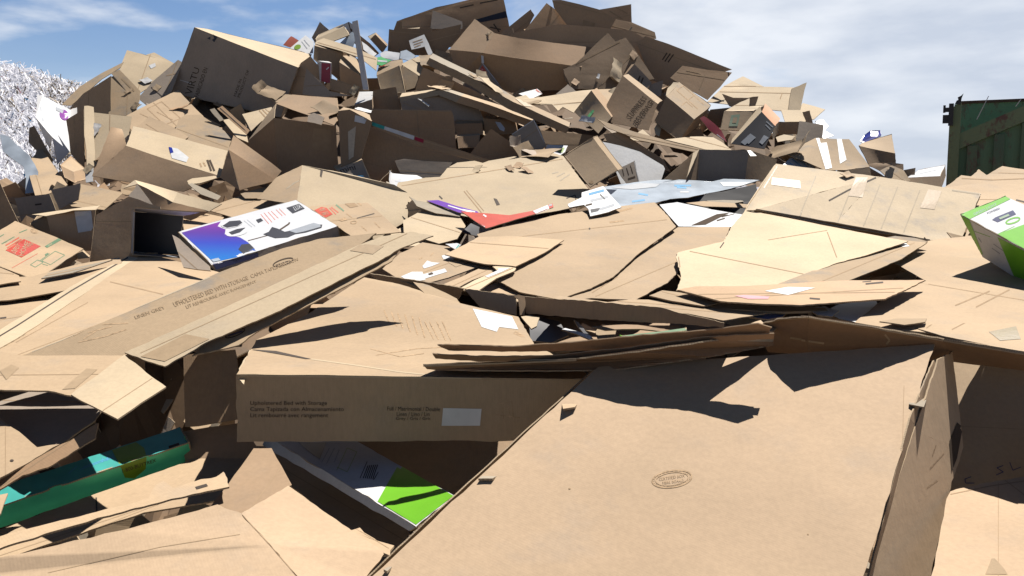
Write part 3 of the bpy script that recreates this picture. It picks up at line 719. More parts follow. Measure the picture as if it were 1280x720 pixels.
S('paper_scrap','small white paper tucked between the small box end and the cream panel',[(106,210),(117,209),(116,227),(107,228)],'0.8',off=-.1,mat='paper',cat='paper')
S('cardboard_sheet','dark carton side in shade right of the white glossy carton',[(82,150),(104,136),(106,212),(100,206),(88,192)],'S',off=.1,mat='brown')
# cream panel + printed sheets
S('cardboard_sheet','upright cream panel left of the printed sheets, folded at its left edge',[(116,140),(165,145),(160,168),(118,209),(114,208)],'0.95',off=-.05,mat='cream')
S('cardboard_flap','narrow vertical cream strip at the left edge of the upright cream panel',[(104,131),(117,133),(117,209),(108,208)],'0.9',off=-.12,kx=.9,mat='cream',tear=.02)
t=S('cardboard_sheet','tan sheet with a printed outline drawing below the huge dark carton',[(155,146),(190,128),(222,112),(255,145),(236,168),(205,174),(165,165)],'2.1',off=-.25,mat='kraft')
marks(t,[[(184,136),(202,127),(226,148),(206,156),(184,136)],[(196,140),(216,150)],[(175,142),(196,152),(218,170)]],w=.9)
t=S('cardboard_sheet','paler overlapping sheet right of the outline drawing sheet',[(222,150),(230,144),(250,143),(270,155),(292,170),(285,188),(262,184),(218,168)],'2.1',off=-.4,mat='dirty_kraft')
t=S('cardboard_sheet','thin tan strip sheet lying over the outline drawing sheet',[(170,157),(186,145),(204,152),(236,172),(230,178),(200,170)],'2.1',off=-.45,mat='kraft',amp=2)
B('open_carton','long open carton with a white label and a black bar, dark inside, left of centre',
  {'a':(138,158,.1),'b':(152,161,.2),'c':(158,182,-.1),'d':(116,220,-.3),'e':(166,157,.3),'f':(284,188,.0),'g':(276,221,-.45),'h':(230,240,-.5),'i':(150,175,.0)},
  'abcd:brown efgc:cream cghd:brown',ref=232,off=.0,amp=.9,parts=(),th=.008)
t=ALL[-1]; lab(t,[(211,184),(222,186),(236,197),(233,203),(215,198)],label='white shipping label with blue corner'); poly_decal(t,[[(211,184),(215,185),(217,191),(213,192)]],'royal_blue','printed_marks',lift=.005)
marks(t,[[(259,200),(264,214)],[(262,200),(268,214)]],w=2.6,mat='ink'); marks(t,[[(254,203),(257,208)],[(250,204),(252,209)]],w=2)
S('cardboard_strip','thin grey wooden slat sticking up below the huge dark carton',[(262,137),(268,135),(280,150),(275,152)],'1',off=-.5,mat='grey_board',cat='cardboard strip')
t=S('cardboard_strip','pair of brown edge strips below the huge dark carton',[(272,136),(278,133),(312,163),(308,168)],'0.9',off=-.6,mat='russet',cat='cardboard strip',group='edge strips below the huge carton')
marks(t,[[(275,135),(310,166)]],w=1,mat='slot')
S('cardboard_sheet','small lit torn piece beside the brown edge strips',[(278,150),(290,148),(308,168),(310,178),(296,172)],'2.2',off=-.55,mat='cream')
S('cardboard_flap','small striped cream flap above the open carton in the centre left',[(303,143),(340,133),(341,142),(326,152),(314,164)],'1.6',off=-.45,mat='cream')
marks(ALL[-1],[[(324,138),(332,147)],[(328,137),(336,145)],[(332,136),(339,142)]],w=1.5)
# right of the huge box
S('cardboard_sheet','curved dark flap bulging right of the huge tilted carton',[(372,84),(376,78),(388,70),(398,82),(410,116),(408,120),(360,118)],'S',off=-.1,mat='brown')
S('cardboard_sheet','dark sheet leaning behind the red box',[(383,86),(398,100),(412,114),(440,120),(404,122),(378,118)],'S',off=-.4,mat='slate_board')
S('cardboard_sheet','long brown board in shade running right below the red box',[(413,98),(440,106),(470,116),(470,128),(412,112)],'0.4',off=-.1,mat='brown')
S('cardboard_sheet','narrow lit brown strip above the open carton in the centre left',[(336,116),(374,119),(370,124),(346,128),(338,124)],'1.4',off=-.3,mat='kraft')
B('open_carton','open topped brown carton with ragged rim, left of centre',
  {'a':(343,148,-.35),'b':(420,158,-.4),'c':(424,214,-.45),'d':(350,226,-.4),'e':(310,176,-.1),'f':(345,130,.3),'g':(366,118,.55),'h':(421,124,.45),'i':(424,150,.0),'j':(306,170,.1),'k':(318,205,-.1)},
  'abcd:brown fghb:brown afb:russet aekd:russet aef:kraft'.replace('afb:russet ',''),ref=212,off=.1,amp=1.3,
  parts=(('flap','hib:brown',None),))
t=ALL[-1]; poly_decal(t,[[(392,160),(414,163),(414,190),(390,186)]],'crease','tape_strip'); 
S('cardboard_scrap','small grey carton end lying inside the open topped carton',[(385,145),(392,141),(405,147),(402,156),(384,152)],'0.8',off=-.55,mat='slate_board',ref=212)
B('cardboard_box','narrow brown carton with white barcode label and clear tape, centre left',
  {'a':(423,140,-.1),'b':(438,138,-.1),'c':(466,152,-.15),'d':(450,204,-.3),'e':(427,214,-.35),'f':(430,134,.3),'g':(462,141,.3)},'abcde:brown afgb:kraft bgc:kraft',ref=212,off=-.25,amp=1.5)
t=ALL[-1]; lab(t,[(444,144),(459,148),(456,155),(443,152)]); marks(t,[[(446,146),(455,149)],[(446,149),(455,152)]],w=1.6,mat='ink',name='barcode')
poly_decal(t,[[(435,165),(445,158),(442,196),(436,200)]],'clear_tape','tape_strip')
BOX('cardboard_box','small box with a white sunlit top at the foot of the white post',[(443,131),(465,124),(466,137),(444,142)],[(449,114),(467,114)],(-.05,-.05,-.1,-.1,.35,.35),ref=135,mat='brown',top='white_board',off=-.35)
S('cardboard_sheet','upright dark brown carton side right of the white topped box',[(466,113),(495,109),(502,137),(466,138)],'S',off=-.2,mat='brown')
# ---- beams
B('mattress_carton','long flat dirty grey carton slanting across the middle of the heap',
  {'a':(537,72,.3),'b':(590,98,.1),'c':(640,126,-.2),'d':(712,158,-.7),'e':(708,166,-.7),'f':(634,135,-.2),'g':(585,106,.1),'h':(533,80,.3),
   'i':(541,67,.55),'j':(594,93,.4),'k':(644,121,.1),'l':(714,153,-.4)},'abgh:dirty_kraft bcfg:dirty_kraft cdef:brown abji:grey_board bckj:dirty_kraft cdlk:kraft',ref=158,off=-.4,cat='flat carton')
t=ALL[-1]; poly_decal(t,[[(640,120),(655,124),(666,134),(655,133)]],'tape','tape_strip',lift=.005)
S('cardboard_sheet','pale tan sheet leaning against the left end of the slanting grey carton',[(545,62),(572,69),(602,79),(600,98),(570,88),(541,74)],'0.5',off=.2,mat='dirty_kraft')
t=S('cardboard_sheet','white edged carton corner with a red diamond logo above the slanting grey carton',[(603,78),(614,92),(630,113),(604,106),(591,96)],'0.8',off=-.15,mat='slate_board')
poly_decal(t,[[(603,82),(609,91),(604,98),(598,90)]],'red_print','printed_logo'); text_decal(t,'THE\nHOME\nDEPOT',[(601,86),(606,87),(605,94),(600,93)],'white_gloss',lift=.005)
marks(t,[[(610,98),(622,110)],[(612,97),(618,104)],[(608,102),(616,109)]],w=1,mat='faded_ink'); marks(t,[[(603,79),(630,113)]],w=1.2,mat='white_board',name='pale_edge')
S('cardboard_strip','thin pale strip standing upright above the red diamond logo',[(601,64),(604,64),(605,79),(602,79)],'S',off=-.2,mat='white_board',cat='cardboard strip',ref=100,tear=.0)
S('cardboard_scrap','small pale pointed flap left of the red diamond logo',[(590,86),(595,90),(598,98),(583,95)],'0.9',off=-.1,mat='slate_board')
S('cardboard_sheet','dark panel in shadow under the slanting grey carton',[(530,84),(560,98),(610,124),(660,150),(640,152),(560,125),(520,112)],'S',off=.2,mat='brown')
B('cardboard_beam','bent long narrow carton below the slanting grey carton',{'a':(500,121,.1),'b':(552,112,.0),'c':(576,120,-.1),'d':(665,150,-.5),'e':(660,158,-.5),'f':(570,128,-.1),'g':(548,119,.0),'h':(500,128,.1),'i':(503,116,.4),'j':(556,109,.4),'k':(580,117,.3),'l':(668,146,-.1)},
  'abgh:grey_board bcfg:grey_board cdef:brown abji:cream bckj:grey_board cdlk:kraft',ref=150,off=-.15,cat='narrow carton')
S('cardboard_strip','thin curled white strip hanging under the bent narrow carton',[(522,123),(526,124),(538,132),(536,133)],'1.2',off=-.6,mat='paper',cat='paper strip')
S('cardboard_sheet','dark grey carton side under the bent narrow carton',[(500,128),(548,120),(600,138),(608,160),(560,170),(505,150)],'S',off=.15,mat='slate_board')
# ---- central dark row
t=S('cardboard_sheet','long brown carton panel with a rolled top edge across the centre',[(430,136),(470,137),(563,138),(566,142),(571,192),(530,178),(466,154)],'0.25',off=.0,mat='russet',amp=.7)
crease(t,[(521,138),(524,172)],w=1.3); marks(t,[[(430,136.5),(500,137.5),(563,139)]],w=1.6,mat='kraft',name='rolled_edge')
t=S('cardboard_beam','teal, white and red printed edge strip slanting through the dark centre',[(465,152),(530,174),(612,200),(604,204),(528,184),(464,158)],'0.3',off=-.5,mat='brown',cat='printed strip',ref=212,amp=.5)
poly_decal(t,[[(465,152.5),(481,158),(480,162),(465,157)]],'teal','printed_stripe'); poly_decal(t,[[(481,158),(518,170),(517,175),(480,162)]],'paper','paper_label'); poly_decal(t,[[(519,171),(530,174.5),(529,179),(518,175)]],'crimson','printed_stripe')
S('cardboard_sheet','deep brown panel in full shadow below the printed edge strip',[(446,206),(465,158),(530,182),(612,204),(598,214),(550,224),(490,230),(464,226)],'S',off=.25,mat='brown')
t=BOX('cardboard_box','small tan box lettered mini in the shaded centre',[(420,212),(453,199),(463,224),(436,222)],[(417,208),(450,196)],(0,0,-.1,-.1,.2,.2),ref=222,mat='slate_board',off=-.35,top='kraft')
text_decal(t,'mini',[(424,211),(443,205),(445,212),(427,216)],'ink'); marks(t,[[(447,220),(462,221)]],w=2,mat='sky_blue')
S('cardboard_sheet','dark grey board lying left of the large cream sheet',[(493,201),(505,199),(566,203),(556,222),(530,224),(500,216)],'0.5',off=-.1,mat='slate_board')
BOX('cardboard_box','low brown box with rough top edge behind the brown triangle',[(568,155),(603,154),(604,168),(572,170)],[(570,150),(603,151)],(0,0,-.1,-.1,.2,.2),ref=170,mat='russet',top='kraft',off=.0)
BOX('cardboard_box','second low brown box directly below the rough topped box',[(571,171),(600,169),(598,184),(573,186)],[(572,168),(600,167)],(0,0,-.1,-.1,.2,.2),ref=186,mat='russet',top='kraft',off=-.1)
BOX('cardboard_box','brown box with a curled white strip right of the rough topped box',[(604,148),(642,150),(646,167),(606,168)],[(608,144),(644,147)],(0,0,-.1,-.1,.2,.2),ref=168,mat='russet',top='brown',off=.05)
S('paper_scrap','curled white paper ring on the box behind the grey panel',[(619,152),(626,153),(631,160),(630,164),(625,162)],'1.4',off=-.5,mat='paper',cat='paper')
t=S('cardboard_sheet','brown triangular flap pointing up in the shaded centre',[(588,192),(602,174),(614,161),(636,176),(656,191),(640,198),(610,202)],'0.2',off=-.15,mat='russet')
t=S('cardboard_sheet','smooth grey panel with a pale edge standing right of the brown triangle',[(639,168),(667,149),(675,162),(683,183),(672,190),(662,191)],'0.4',off=-.3,mat='slate_board')
marks(t,[[(640,168),(667,150),(683,183)]],w=.9,mat='white_board',name='pale_edge'); 
S('cardboard_strip','thin red and white printed edge below the smooth grey panel',[(640,178),(645,180),(664,192),(658,194)],'1',off=-.5,mat='red_print',cat='printed strip')
S('cardboard_sheet','brown sheet lying behind the smooth grey panel',[(650,160),(700,166),(745,170),(742,190),(690,190),(680,182)],'0.6',off=.1,mat='brown')
# ---- right mid
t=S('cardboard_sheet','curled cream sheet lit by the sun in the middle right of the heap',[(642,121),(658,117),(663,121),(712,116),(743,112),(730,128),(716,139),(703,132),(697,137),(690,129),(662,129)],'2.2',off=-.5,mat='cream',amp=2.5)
t=S('paper_sheet','white and red printed paper poking out behind the curled cream sheet',[(648,117),(663,113),(672,111),(678,117),(663,124)],'1.6',off=-.4,mat='paper',cat='paper'); marks(t,[[(670,112),(677,118)]],w=2,mat='red_print')
S('cardboard_sheet','pale triangle standing behind the curled cream sheet',[(695,118),(710,105),(721,115),(714,120)],'1.0',off=-.3,mat='slate_board')
t=B('cardboard_box','square pale box with a small green mark, right of the slanting grey carton',{'a':(718,139,0),'b':(739,113,.1),'c':(765,146,.0),'d':(748,167,-.2),'e':(746,110,.5),'f':(772,140,.4)},'abcd:dirty_kraft befc:brown',ref=166,off=-.45)
poly_decal(ALL[-1],[[(734,145),(741,137),(743,139),(737,147)]],'green_bag','printed_marks')
S('cardboard_flap','lit rectangular flap behind the box with the green mark',[(742,112),(774,111),(763,127),(753,126)],'2.2',off=-.45,mat='kraft')
t=B('cardboard_box','dark brown box with bold slanted lettering in the right middle of the heap',{'a':(779,95,.15),'b':(822,130,-.1),'c':(811,163,-.3),'d':(764,153,-.2),'e':(758,131,-.05),'f':(786,93,.6),'g':(828,126,.4)},'abcde:brown afgb:kraft',ref=162,off=-.3)
text_decal(ALL[-1],'SUPPRESS\nBEVERAGE',[(783,144),(806,117),(819,126),(797,158)],'ink')
t=BOX('cardboard_box','battered carton with a sunlit lid printed with line drawings, right middle of the heap',[(832,121),(867,150),(848,178),(817,152)],[(850,102),(890,131)],(.0,-.25,-.35,-.1,.7,.4),ref=176,mat='brown',top='dirty_kraft',side='brown',off=-.25,amp=1.6)
marks(t,[[(846,113),(872,136)],[(854,107),(880,131)],[(846,113),(854,107)],[(860,125),(868,119)],[(852,132),(858,127),(866,134)]],w=.9)
S('cardboard_sheet','crumpled corner of the battered carton lid',[(831,121),(834,110),(843,103),(851,104),(846,112),(838,118)],'1.6',off=-.4,mat='cream',amp=4,ref=176,dd=Dp(118)-.45,cat='cardboard scrap')
S('cardboard_sheet','dark hollow carton side under the battered carton',[(825,158),(850,165),(876,160),(884,180),(850,186),(815,176)],'S',off=.0,mat='brown')
S('paper_scrap','crumpled cream paper left of the battered carton foot',[(819,160),(822,152),(829,156),(824,170),(820,168)],'1',off=-.6,mat='cream',cat='paper',amp=4)
t=S('plastic_bag','crimson and white plastic packet right of the battered carton',[(875,148),(880,145),(893,154),(902,163),(909,178),(900,172),(886,161)],'0.6',off=-.6,mat='crimson',cat='plastic packet',amp=2)
marks(t,[[(876,147),(884,147),(897,158)],[(896,168),(907,177)]],w=1.0,mat='white_gloss')
t=B('cardboard_box','upright tan box with a green square mark, right part of the heap',{'a':(906,139,.0),'b':(942,138,.0),'c':(932,164,-.15),'d':(900,163,-.15),'e':(922,134,.4),'f':(955,132,.4),'g':'c+f-b','h':'d+e-a'},'abcd:kraft efba:cream bfgc:brown aehd efgh dcgh',ref=166,off=-.3)
poly_decal(ALL[-1],[[(914,144),(925,143),(922,158),(911,158)]],'green_ink','printed_marks'); poly_decal(ALL[-1],[[(917,147),(922,147),(920,154),(915,154)]],'kraft','printed_marks',lift=.005)
t=S('cardboard_sheet','torn lid of the upright tan box with the green square mark',[(906,139),(925,128),(937,123),(936,133),(952,134),(940,139)],'1.9',off=-.7,mat='cream',ref=166,dd=Dp(139)-.1)
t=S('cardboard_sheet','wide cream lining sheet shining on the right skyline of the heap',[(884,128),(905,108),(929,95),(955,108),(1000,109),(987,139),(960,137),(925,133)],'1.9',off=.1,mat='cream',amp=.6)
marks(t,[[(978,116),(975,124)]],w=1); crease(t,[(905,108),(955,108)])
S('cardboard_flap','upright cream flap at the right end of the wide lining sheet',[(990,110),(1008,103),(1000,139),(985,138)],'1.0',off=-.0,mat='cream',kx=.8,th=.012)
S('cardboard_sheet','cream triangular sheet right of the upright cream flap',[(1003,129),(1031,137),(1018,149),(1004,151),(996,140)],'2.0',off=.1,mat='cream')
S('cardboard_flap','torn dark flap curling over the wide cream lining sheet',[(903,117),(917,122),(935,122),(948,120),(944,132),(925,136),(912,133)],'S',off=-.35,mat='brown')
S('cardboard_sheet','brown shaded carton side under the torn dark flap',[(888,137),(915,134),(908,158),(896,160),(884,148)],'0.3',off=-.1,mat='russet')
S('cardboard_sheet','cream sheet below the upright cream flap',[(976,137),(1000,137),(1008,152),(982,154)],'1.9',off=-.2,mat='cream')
S('cardboard_flap','small dark square flap right of the open box with the black inside',[(1003,140),(1012,138),(1016,154),(1009,155)],'S',off=-.15,mat='brown')
B('cardboard_box','black and orange printed box standing on its corner, right part of the heap',{'a':(952,140,.0),'b':(969,158,-.2),'c':(955,186,-.35),'d':(914,180,-.1),'f':(915,174,.15),'h':(949,133,.2),'i':(957,129,.4),'j':(975,148,.1)},'abcd:black_print ahfd:cream aijb:orange_print',ref=182,off=-.65)
t=ALL[-1]; lab(t,[(938,167),(945,172),(933,183),(926,178)],mat='mesh_grey'); lab(t,[(955,169),(961,172),(953,181),(949,178)],mat='mesh_grey'); marks(t,[[(958,152),(966,159)],[(957,156),(963,162)]],w=1.4,mat='mesh_grey')
t=B('open_carton','open box with a black inside and a square dark end, right part of the heap',{'a':(974,152,.1),'b':(1000,152,.1),'c':(997,168,.1),'d':(972,168,.1),'e':(968,150,-.3),'f':(966,174,-.3),'g':(999,151,-.3),'h':(1030,156,-.4),'i':(1028,172,-.5),'j':(994,181,-.5),'k':(972,174,-.3)},'abcd:brown aefd:cream ghij:slate_board',ref=180,off=.0)
S('cardboard_scrap','crumpled white paper in the shade of the open black box',[(970,172),(980,169),(995,170),(990,174),(972,177)],'1.9',off=-.5,mat='cream',cat='paper',amp=3)
S('paper_sheet','bright white sheet peeping out behind the square dark carton end',[(1020,151),(1028,149),(1036,157),(1032,163),(1042,170),(1030,174)],'1.9',off=.2,mat='paper',cat='paper',amp=3)
B('cardboard_box','long crushed carton with tape painted white as glare, right end of the heap',{'a':(977,192,.1),'b':(1020,172,.3),'c':(1062,174,.2),'d':(1088,210,-.3),'e':(1058,213,-.35),'f':(1030,212,-.3),'g':(1002,200,-.2),'h':(1090,222,-.35),'i':(1058,224,-.4)},
  'abfg:dirty_kraft bcdef:dirty_kraft edhi:kraft',ref=212,off=-.15,amp=2.0)
t=ALL[-1]; poly_decal(t,[[(1020,173),(1032,172),(1040,210),(1032,212)]],'white_board','tape_strip','tape band painted white for its glare'); poly_decal(t,[[(1046,174),(1052,174),(1058,200),(1050,205)]],'white_board','tape_strip')  # glare on the tape is painted in as white bands
t=BOX('cardboard_box','clean tan box lying on the right end of the heap below the blue packet',[(1073,182),(1119,192),(1120,204),(1086,206)],[(1078,179),(1115,168)],(.1,-.1,-.1,-.1,.4,.4),ref=204,mat='brown',top='kraft',off=-.1)

t=BOX('blue_packet','small royal blue packet on the right end of the heap',[(1075,177),(1088,170),(1101,170),(1080,179)],[(1080,170),(1088,163)],(0,0,-.05,-.05,.1,.1),ref=182,mat='royal_blue',top='royal_blue',cat='blue packet',off=.1,amp=3)
t=S('paper_sheet','white sheet with blue ruled lines standing in a triangle at the right end',[(977,207),(997,189),(1021,212),(1000,214)],'1.3',off=-.3,mat='paper',cat='paper')
marks(t,[[(990,199),(1004,210)],[(994,196),(1012,211)],[(986,203),(996,210)]],w=.8,mat='sky_blue')
for i,(pts,m_,l_) in enumerate([([(1083,206),(1105,203),(1130,204),(1128,216),(1100,214)],'brown','torn brown scrap below the clean tan box'),
   ([(1098,214),(1115,208),(1132,214),(1140,226),(1118,228)],'dirty_kraft','ragged grey scrap at the very right end of the heap'),
   ([(1104,220),(1112,208),(1118,210),(1112,228)],'grey_board','thin twisted strip between the ragged scraps')]):
    S('cardboard_scrap',l_,pts,('0.4','1.0','S')[i],off=-.2,mat=m_,cat='cardboard scrap',amp=5,tear=.03)
t=BOX('cardboard_box','long box with a bright white top at the right end before the container',[(1134,222),(1176,220),(1177,236),(1139,236)],[(1148,213),(1181,207)],(.0,.0,-.1,-.1,.8,.9),ref=236,mat='brown',top='white_gloss',off=.1)
marks(t,[[(1150,217),(1172,212)]],w=1,mat='mesh_grey')
S('cardboard_sheet','dark tan scrap leaning on the long box with the white top',[(1146,228),(1152,224),(1158,236),(1150,238)],'0.6',off=-.2,mat='kraft')
# ---- lower right of mound
t=S('cardboard_sheet','long curved sheet with a bright edge sweeping down right in the middle right',[(747,149),(790,164),(840,178),(882,187),(915,187),(900,192),(862,189),(800,176),(760,160)],'0.9',off=-.7,mat='kraft',amp=1)
S('cardboard_sheet','sunlit cream panel behind the curved sweeping sheet',[(832,174),(862,171),(890,171),(903,178),(916,188),(882,187)],'2.4',off=-.7,mat='cream')
S('cardboard_scrap','small lit carton scrap above the curved sweeping sheet',[(785,174),(803,162),(815,172),(812,178)],'2.2',off=-.75,mat='cream',cat='cardboard scrap')
S('cardboard_sheet','dark brown panel in shade under the curved sweeping sheet',[(754,168),(775,164),(800,180),(830,200),(838,215),(800,208),(764,186)],'S',off=.0,mat='brown')
t=B('open_carton','dark fronted open carton lying on its side in the right middle of the field',{'a':(874,186,.1),'b':(936,188,.0),'c':(931,227,-.1),'d':(872,226,-.05),'e':(830,224,-.25),'f':(866,190,.05),'g':(972,200,.45),'h':(962,228,.25),'i':(890,182,.3),'j':(858,222,-.3)},
  'abcd:slate_board fade:brown bghc:kraft',ref=226,off=-.35,parts=(('flap','faj:cream',None),)); 
S('paper_scrap','small white triangular paper on the dark fronted open carton',[(934,188),(938,188),(946,195),(938,195)],'2',off=-.6,mat='paper',cat='paper',ref=226,dd=Dp(226)-.5)
t=S('smooth_panel','smooth rounded grey plastic panel standing in the centre right',[(748,176),(775,182),(800,190),(829,207),(831,211),(826,226),(776,230),(764,200)],'0.75',off=-.1,mat='white_board',cat='grey panel',amp=.4,tear=.0)
t=S('cardboard_box_end','small printed white carton end leaning on the grey plastic panel',[(771,212),(793,201),(800,228),(784,231)],'0.6',off=-.35,mat='slate_board',cat='carton end')
marks(t,[[(778,212),(780,220)],[(783,210),(786,219)],[(788,207),(791,217)]],w=1,mat='ink'); marks(t,[[(793,202),(799,228)]],w=1.2,mat='white_gloss',name='pale_edge'); marks(t,[[(785,224),(794,221)]],w=2.2,mat='ink')
BOX('cardboard_box','square tan carton standing on its corner right of the large cream sheet',[(705,195),(741,172),(773,213),(737,235)],[(712,190),(747,170)],(.0,.1,-.1,-.25,.15,.25),ref=234,mat='kraft',side='dirty_kraft',off=-.6)
t=ALL[-1]; poly_decal(t,[ellipse(739,228,3,2.2,0,n=8)],'faded_ink','hand_hole')
S('cardboard_strip','thin white edge behind the square tan corner carton',[(746,172),(752,178),(768,204),(764,204)],'0.8',off=-.4,mat='white_board',cat='cardboard strip')
t=S('paper_box','small white box with a lime corner above the large cream sheet',[(681,189),(684,181),(710,182),(706,190),(700,194)],'2.3',off=-.5,mat='white_gloss',cat='white box',th=.03)
poly_decal(t,[[(699,185),(706,185),(703,191),(697,190)]],'olive','printed_marks')
# pieces left of centre
B('open_carton','brown open carton flaps in a fan below the open topped carton',{'a':(292,169,.2),'b':(352,214,-.1),'c':(338,232,-.2),'d':(286,187,.0),'e':(275,222,-.15),'f':(300,238,-.35),'g':(345,226,-.3),'h':(262,234,-.2)},'abcd:brown dcgf:russet dfe:russet',ref=236,off=-.25)
S('cardboard_flap','small lit flap pointing left below the fan shaped carton flaps',[(234,226),(240,223),(268,220),(276,221),(250,229),(236,230)],'1.8',off=-.7,mat='cream')
S('cardboard_flap','tan shaded flap under the fan shaped carton flaps',[(300,242),(330,234),(336,236),(326,248),(306,248)],'1.3',off=-.35,mat='kraft')
S('cardboard_strip','grey torn strip at the left foot of the fan shaped carton flaps',[(235,230),(240,229),(276,245),(272,250),(250,243)],'1.6',off=-.45,mat='grey_board',cat='cardboard strip')
# ================================================================ MIDDLE FIELD
# ---- left, rows 230-350
S('cardboard_sheet','dark brown sheet in shade at the left frame edge under the shredded paper',[(-60,225),(0,228),(26,286),(10,300),(-60,310)],'S',off=.1,mat='brown')
S('cardboard_sheet','grey panel in shade left of the small upright carton side',[(18,248),(62,242),(72,268),(60,278),(28,280)],'0.2',off=-.0,mat='slate_board'); marks(ALL[-1],[[(44,256),(52,255)]],w=2,mat='slot')
S('cardboard_sheet','grey carton side standing left of the lit dirty flap',[(64,238),(101,229),(98,250),(74,262)],'0.2',off=-.05,mat='slate_board')
S('cardboard_flap','lit dirty grey flap in front of the long dark open carton',[(80,249),(96,246),(102,230),(154,241),(130,262),(90,258)],'2.2',off=-.2,mat='dirty_kraft')
B('open_carton','dark open carton with a black and white printed label, left',{'a':(58,270,.0),'b':(92,263,-.05),'c':(120,262,-.0),'d':(113,313,-.1),'e':(68,314,-.05),'f':(40,268,.35),'g':(125,257,.3),'h':(128,262,.1)},'abcde:brown fghba:cream'.replace('fghba','fgca'),ref=315,off=.35,amp=.8)
t=ALL[-1]; lab(t,[(93,264),(114,263),(117,288),(98,291)])
marks(t,[[(96,268),(103,267)],[(96,273),(104,272)],[(98,284),(106,282)],[(108,274),(113,272)],[(97,279),(101,278)]],w=3,mat='black_print'); marks(t,[[(95,266),(99,290)],[(112,280),(114,286)],[(106,266),(112,268)]],w=1.6,mat='ink')
BOX('cardboard_box','small tan open box corner above the red diamond carton, left',[(38,281),(60,270),(72,288),(62,296)],[(46,270),(58,266)],(0,0,-.1,-.1,.2,.2),ref=296,mat='dirty_kraft',off=.1)
S('cardboard_sheet','carton half open with a long lit rim and dark inside, left of the black tray',[(120,268),(160,246),(200,258),(205,300),(190,330),(112,330),(116,300)],'S',off=.35,mat='brown')
B('open_carton','long flat open carton with a sunlit upper rim leaning over the black tray',{'a':(155,235,.1),'b':(169,225,.25),'c':(222,240,.1),'d':(277,255,-.15),'e':(262,264,-.2),'f':(215,252,-.05),'g':(172,230,.0),'h':(160,246,-.1),'i':(238,275,-.15),'j':(196,264,-.1)},'abg:cream bcfg:cream cdef:cream ghij:brown gfei:brown'.replace(' ghij:brown gfei:brown',' ghji:slate_board gfei:russet').replace('ghji','ghj').replace('gfei','gfeij'),ref=275,off=-.0)
S('cardboard_scrap','crumpled brown paper tube at the right rim of the long flat open carton',[(234,242),(242,243),(258,252),(264,260),(250,256)],'1.2',off=-.4,mat='kraft',amp=5,cat='cardboard scrap')
S('cardboard_flap','triangular tan flap folded down between the printed label and the black tray',[(121,268),(136,274),(137,306),(132,308)],'0.5',off=.1,mat='brown')
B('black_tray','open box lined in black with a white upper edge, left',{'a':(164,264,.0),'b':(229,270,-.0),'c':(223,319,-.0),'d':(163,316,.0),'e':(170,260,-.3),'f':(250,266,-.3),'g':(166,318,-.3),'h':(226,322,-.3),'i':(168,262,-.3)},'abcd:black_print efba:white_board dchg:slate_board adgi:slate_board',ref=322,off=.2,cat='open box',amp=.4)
marks(ALL[-1],[[(168,265),(165,316)],[(165,315),(222,321)]],w=2,mat='mesh_grey',name='pale_rim')
S('cardboard_sheet','tan sheet lying behind the purple printed white carton',[(228,272),(252,266),(280,272),(275,280),(230,290)],'2.4',off=-.0,mat='kraft')
S('cardboard_sheet','tan flap lying left of the printed logo sheets above the purple carton',[(258,262),(275,254),(300,245),(328,248),(360,252),(330,262),(292,272)],'2.5',off=-.15,mat='kraft')
B('unfolded_carton','large sunlit unfolded tan carton behind the white electronics carton',{'a':(322,248,-.2),'b':(346,222,.1),'c':(378,207,.3),'d':(430,217,.2),'e':(492,231,.0),'f':(509,241,-.05),'g':(509,275,-.5),'h':(470,300,-.8),'i':(420,300,-.9),'j':(370,255,-.4)},'abcdefghij'.replace('abcdefghij','abcj:kraft jcdefghi:cream'),ref=260,off=.0,amp=.6)
t=ALL[-1]; poly_decal(t,[[(401,211),(404,213),(402,222),(400,220)]],'slot','slot'); marks(t,[[(365,230),(374,226)],[(358,236),(368,229)]],w=1.2,mat='clear_tape',name='tape_glint')
t=S('cardboard_sheet','tan sheet printed with an orange square logo beside the white electronics carton',[(385,262),(400,246),(437,240),(445,243),(470,262),(502,290),(440,296),(425,285)],'2.9',off=-.35,mat='kraft',amp=.5)
poly_decal(t,[[(393,263),(402,259),(408,260),(416,268),(408,272),(403,271)]],'red_print','printed_logo'); text_decal(t,'HOME\nDEPOT',[(399,262),(406,260),(412,268),(404,270)],'cream',lift=.005)
marks(t,[[(414,259),(423,266)],[(412,260),(420,268)]],w=1.3,mat='red_ink'); marks(t,[[(420,256),(430,264)]],w=1.8,mat='green_ink')
poly_decal(t,[[(431,255),(442,253),(448,258),(438,260)]],'crease','printed_marks'); marks(t,[[(444,251),(452,257)]],w=1.6); poly_decal(t,[[(423,275),(431,272),(435,275),(427,277)]],'faded_ink','printed_marks')
for c in ((407,249),(442,278)): ring(t,c[0],c[1],3.8,1.7,-4,1,'faded_ink')
marks(t,[[(446,273),(468,267)]],w=1.2,mat='slot'); marks(t,[[(452,283),(459,289)],[(468,278),(475,285)],[(433,267),(440,272)]],w=1.1)
S('bubble_wrap','crumpled clear tape and plastic on the left end of the large cream sheet',[(487,212),(490,218),(520,220),(530,226),(532,242),(500,243),(488,240)],'2.2',off=-.3,mat='white_board',cat='plastic wrap',amp=4)
marks(ALL[-1],[[(494,226),(510,228),(524,228)],[(490,236),(500,224)]],w=1.6,mat='white_gloss',name='glint')
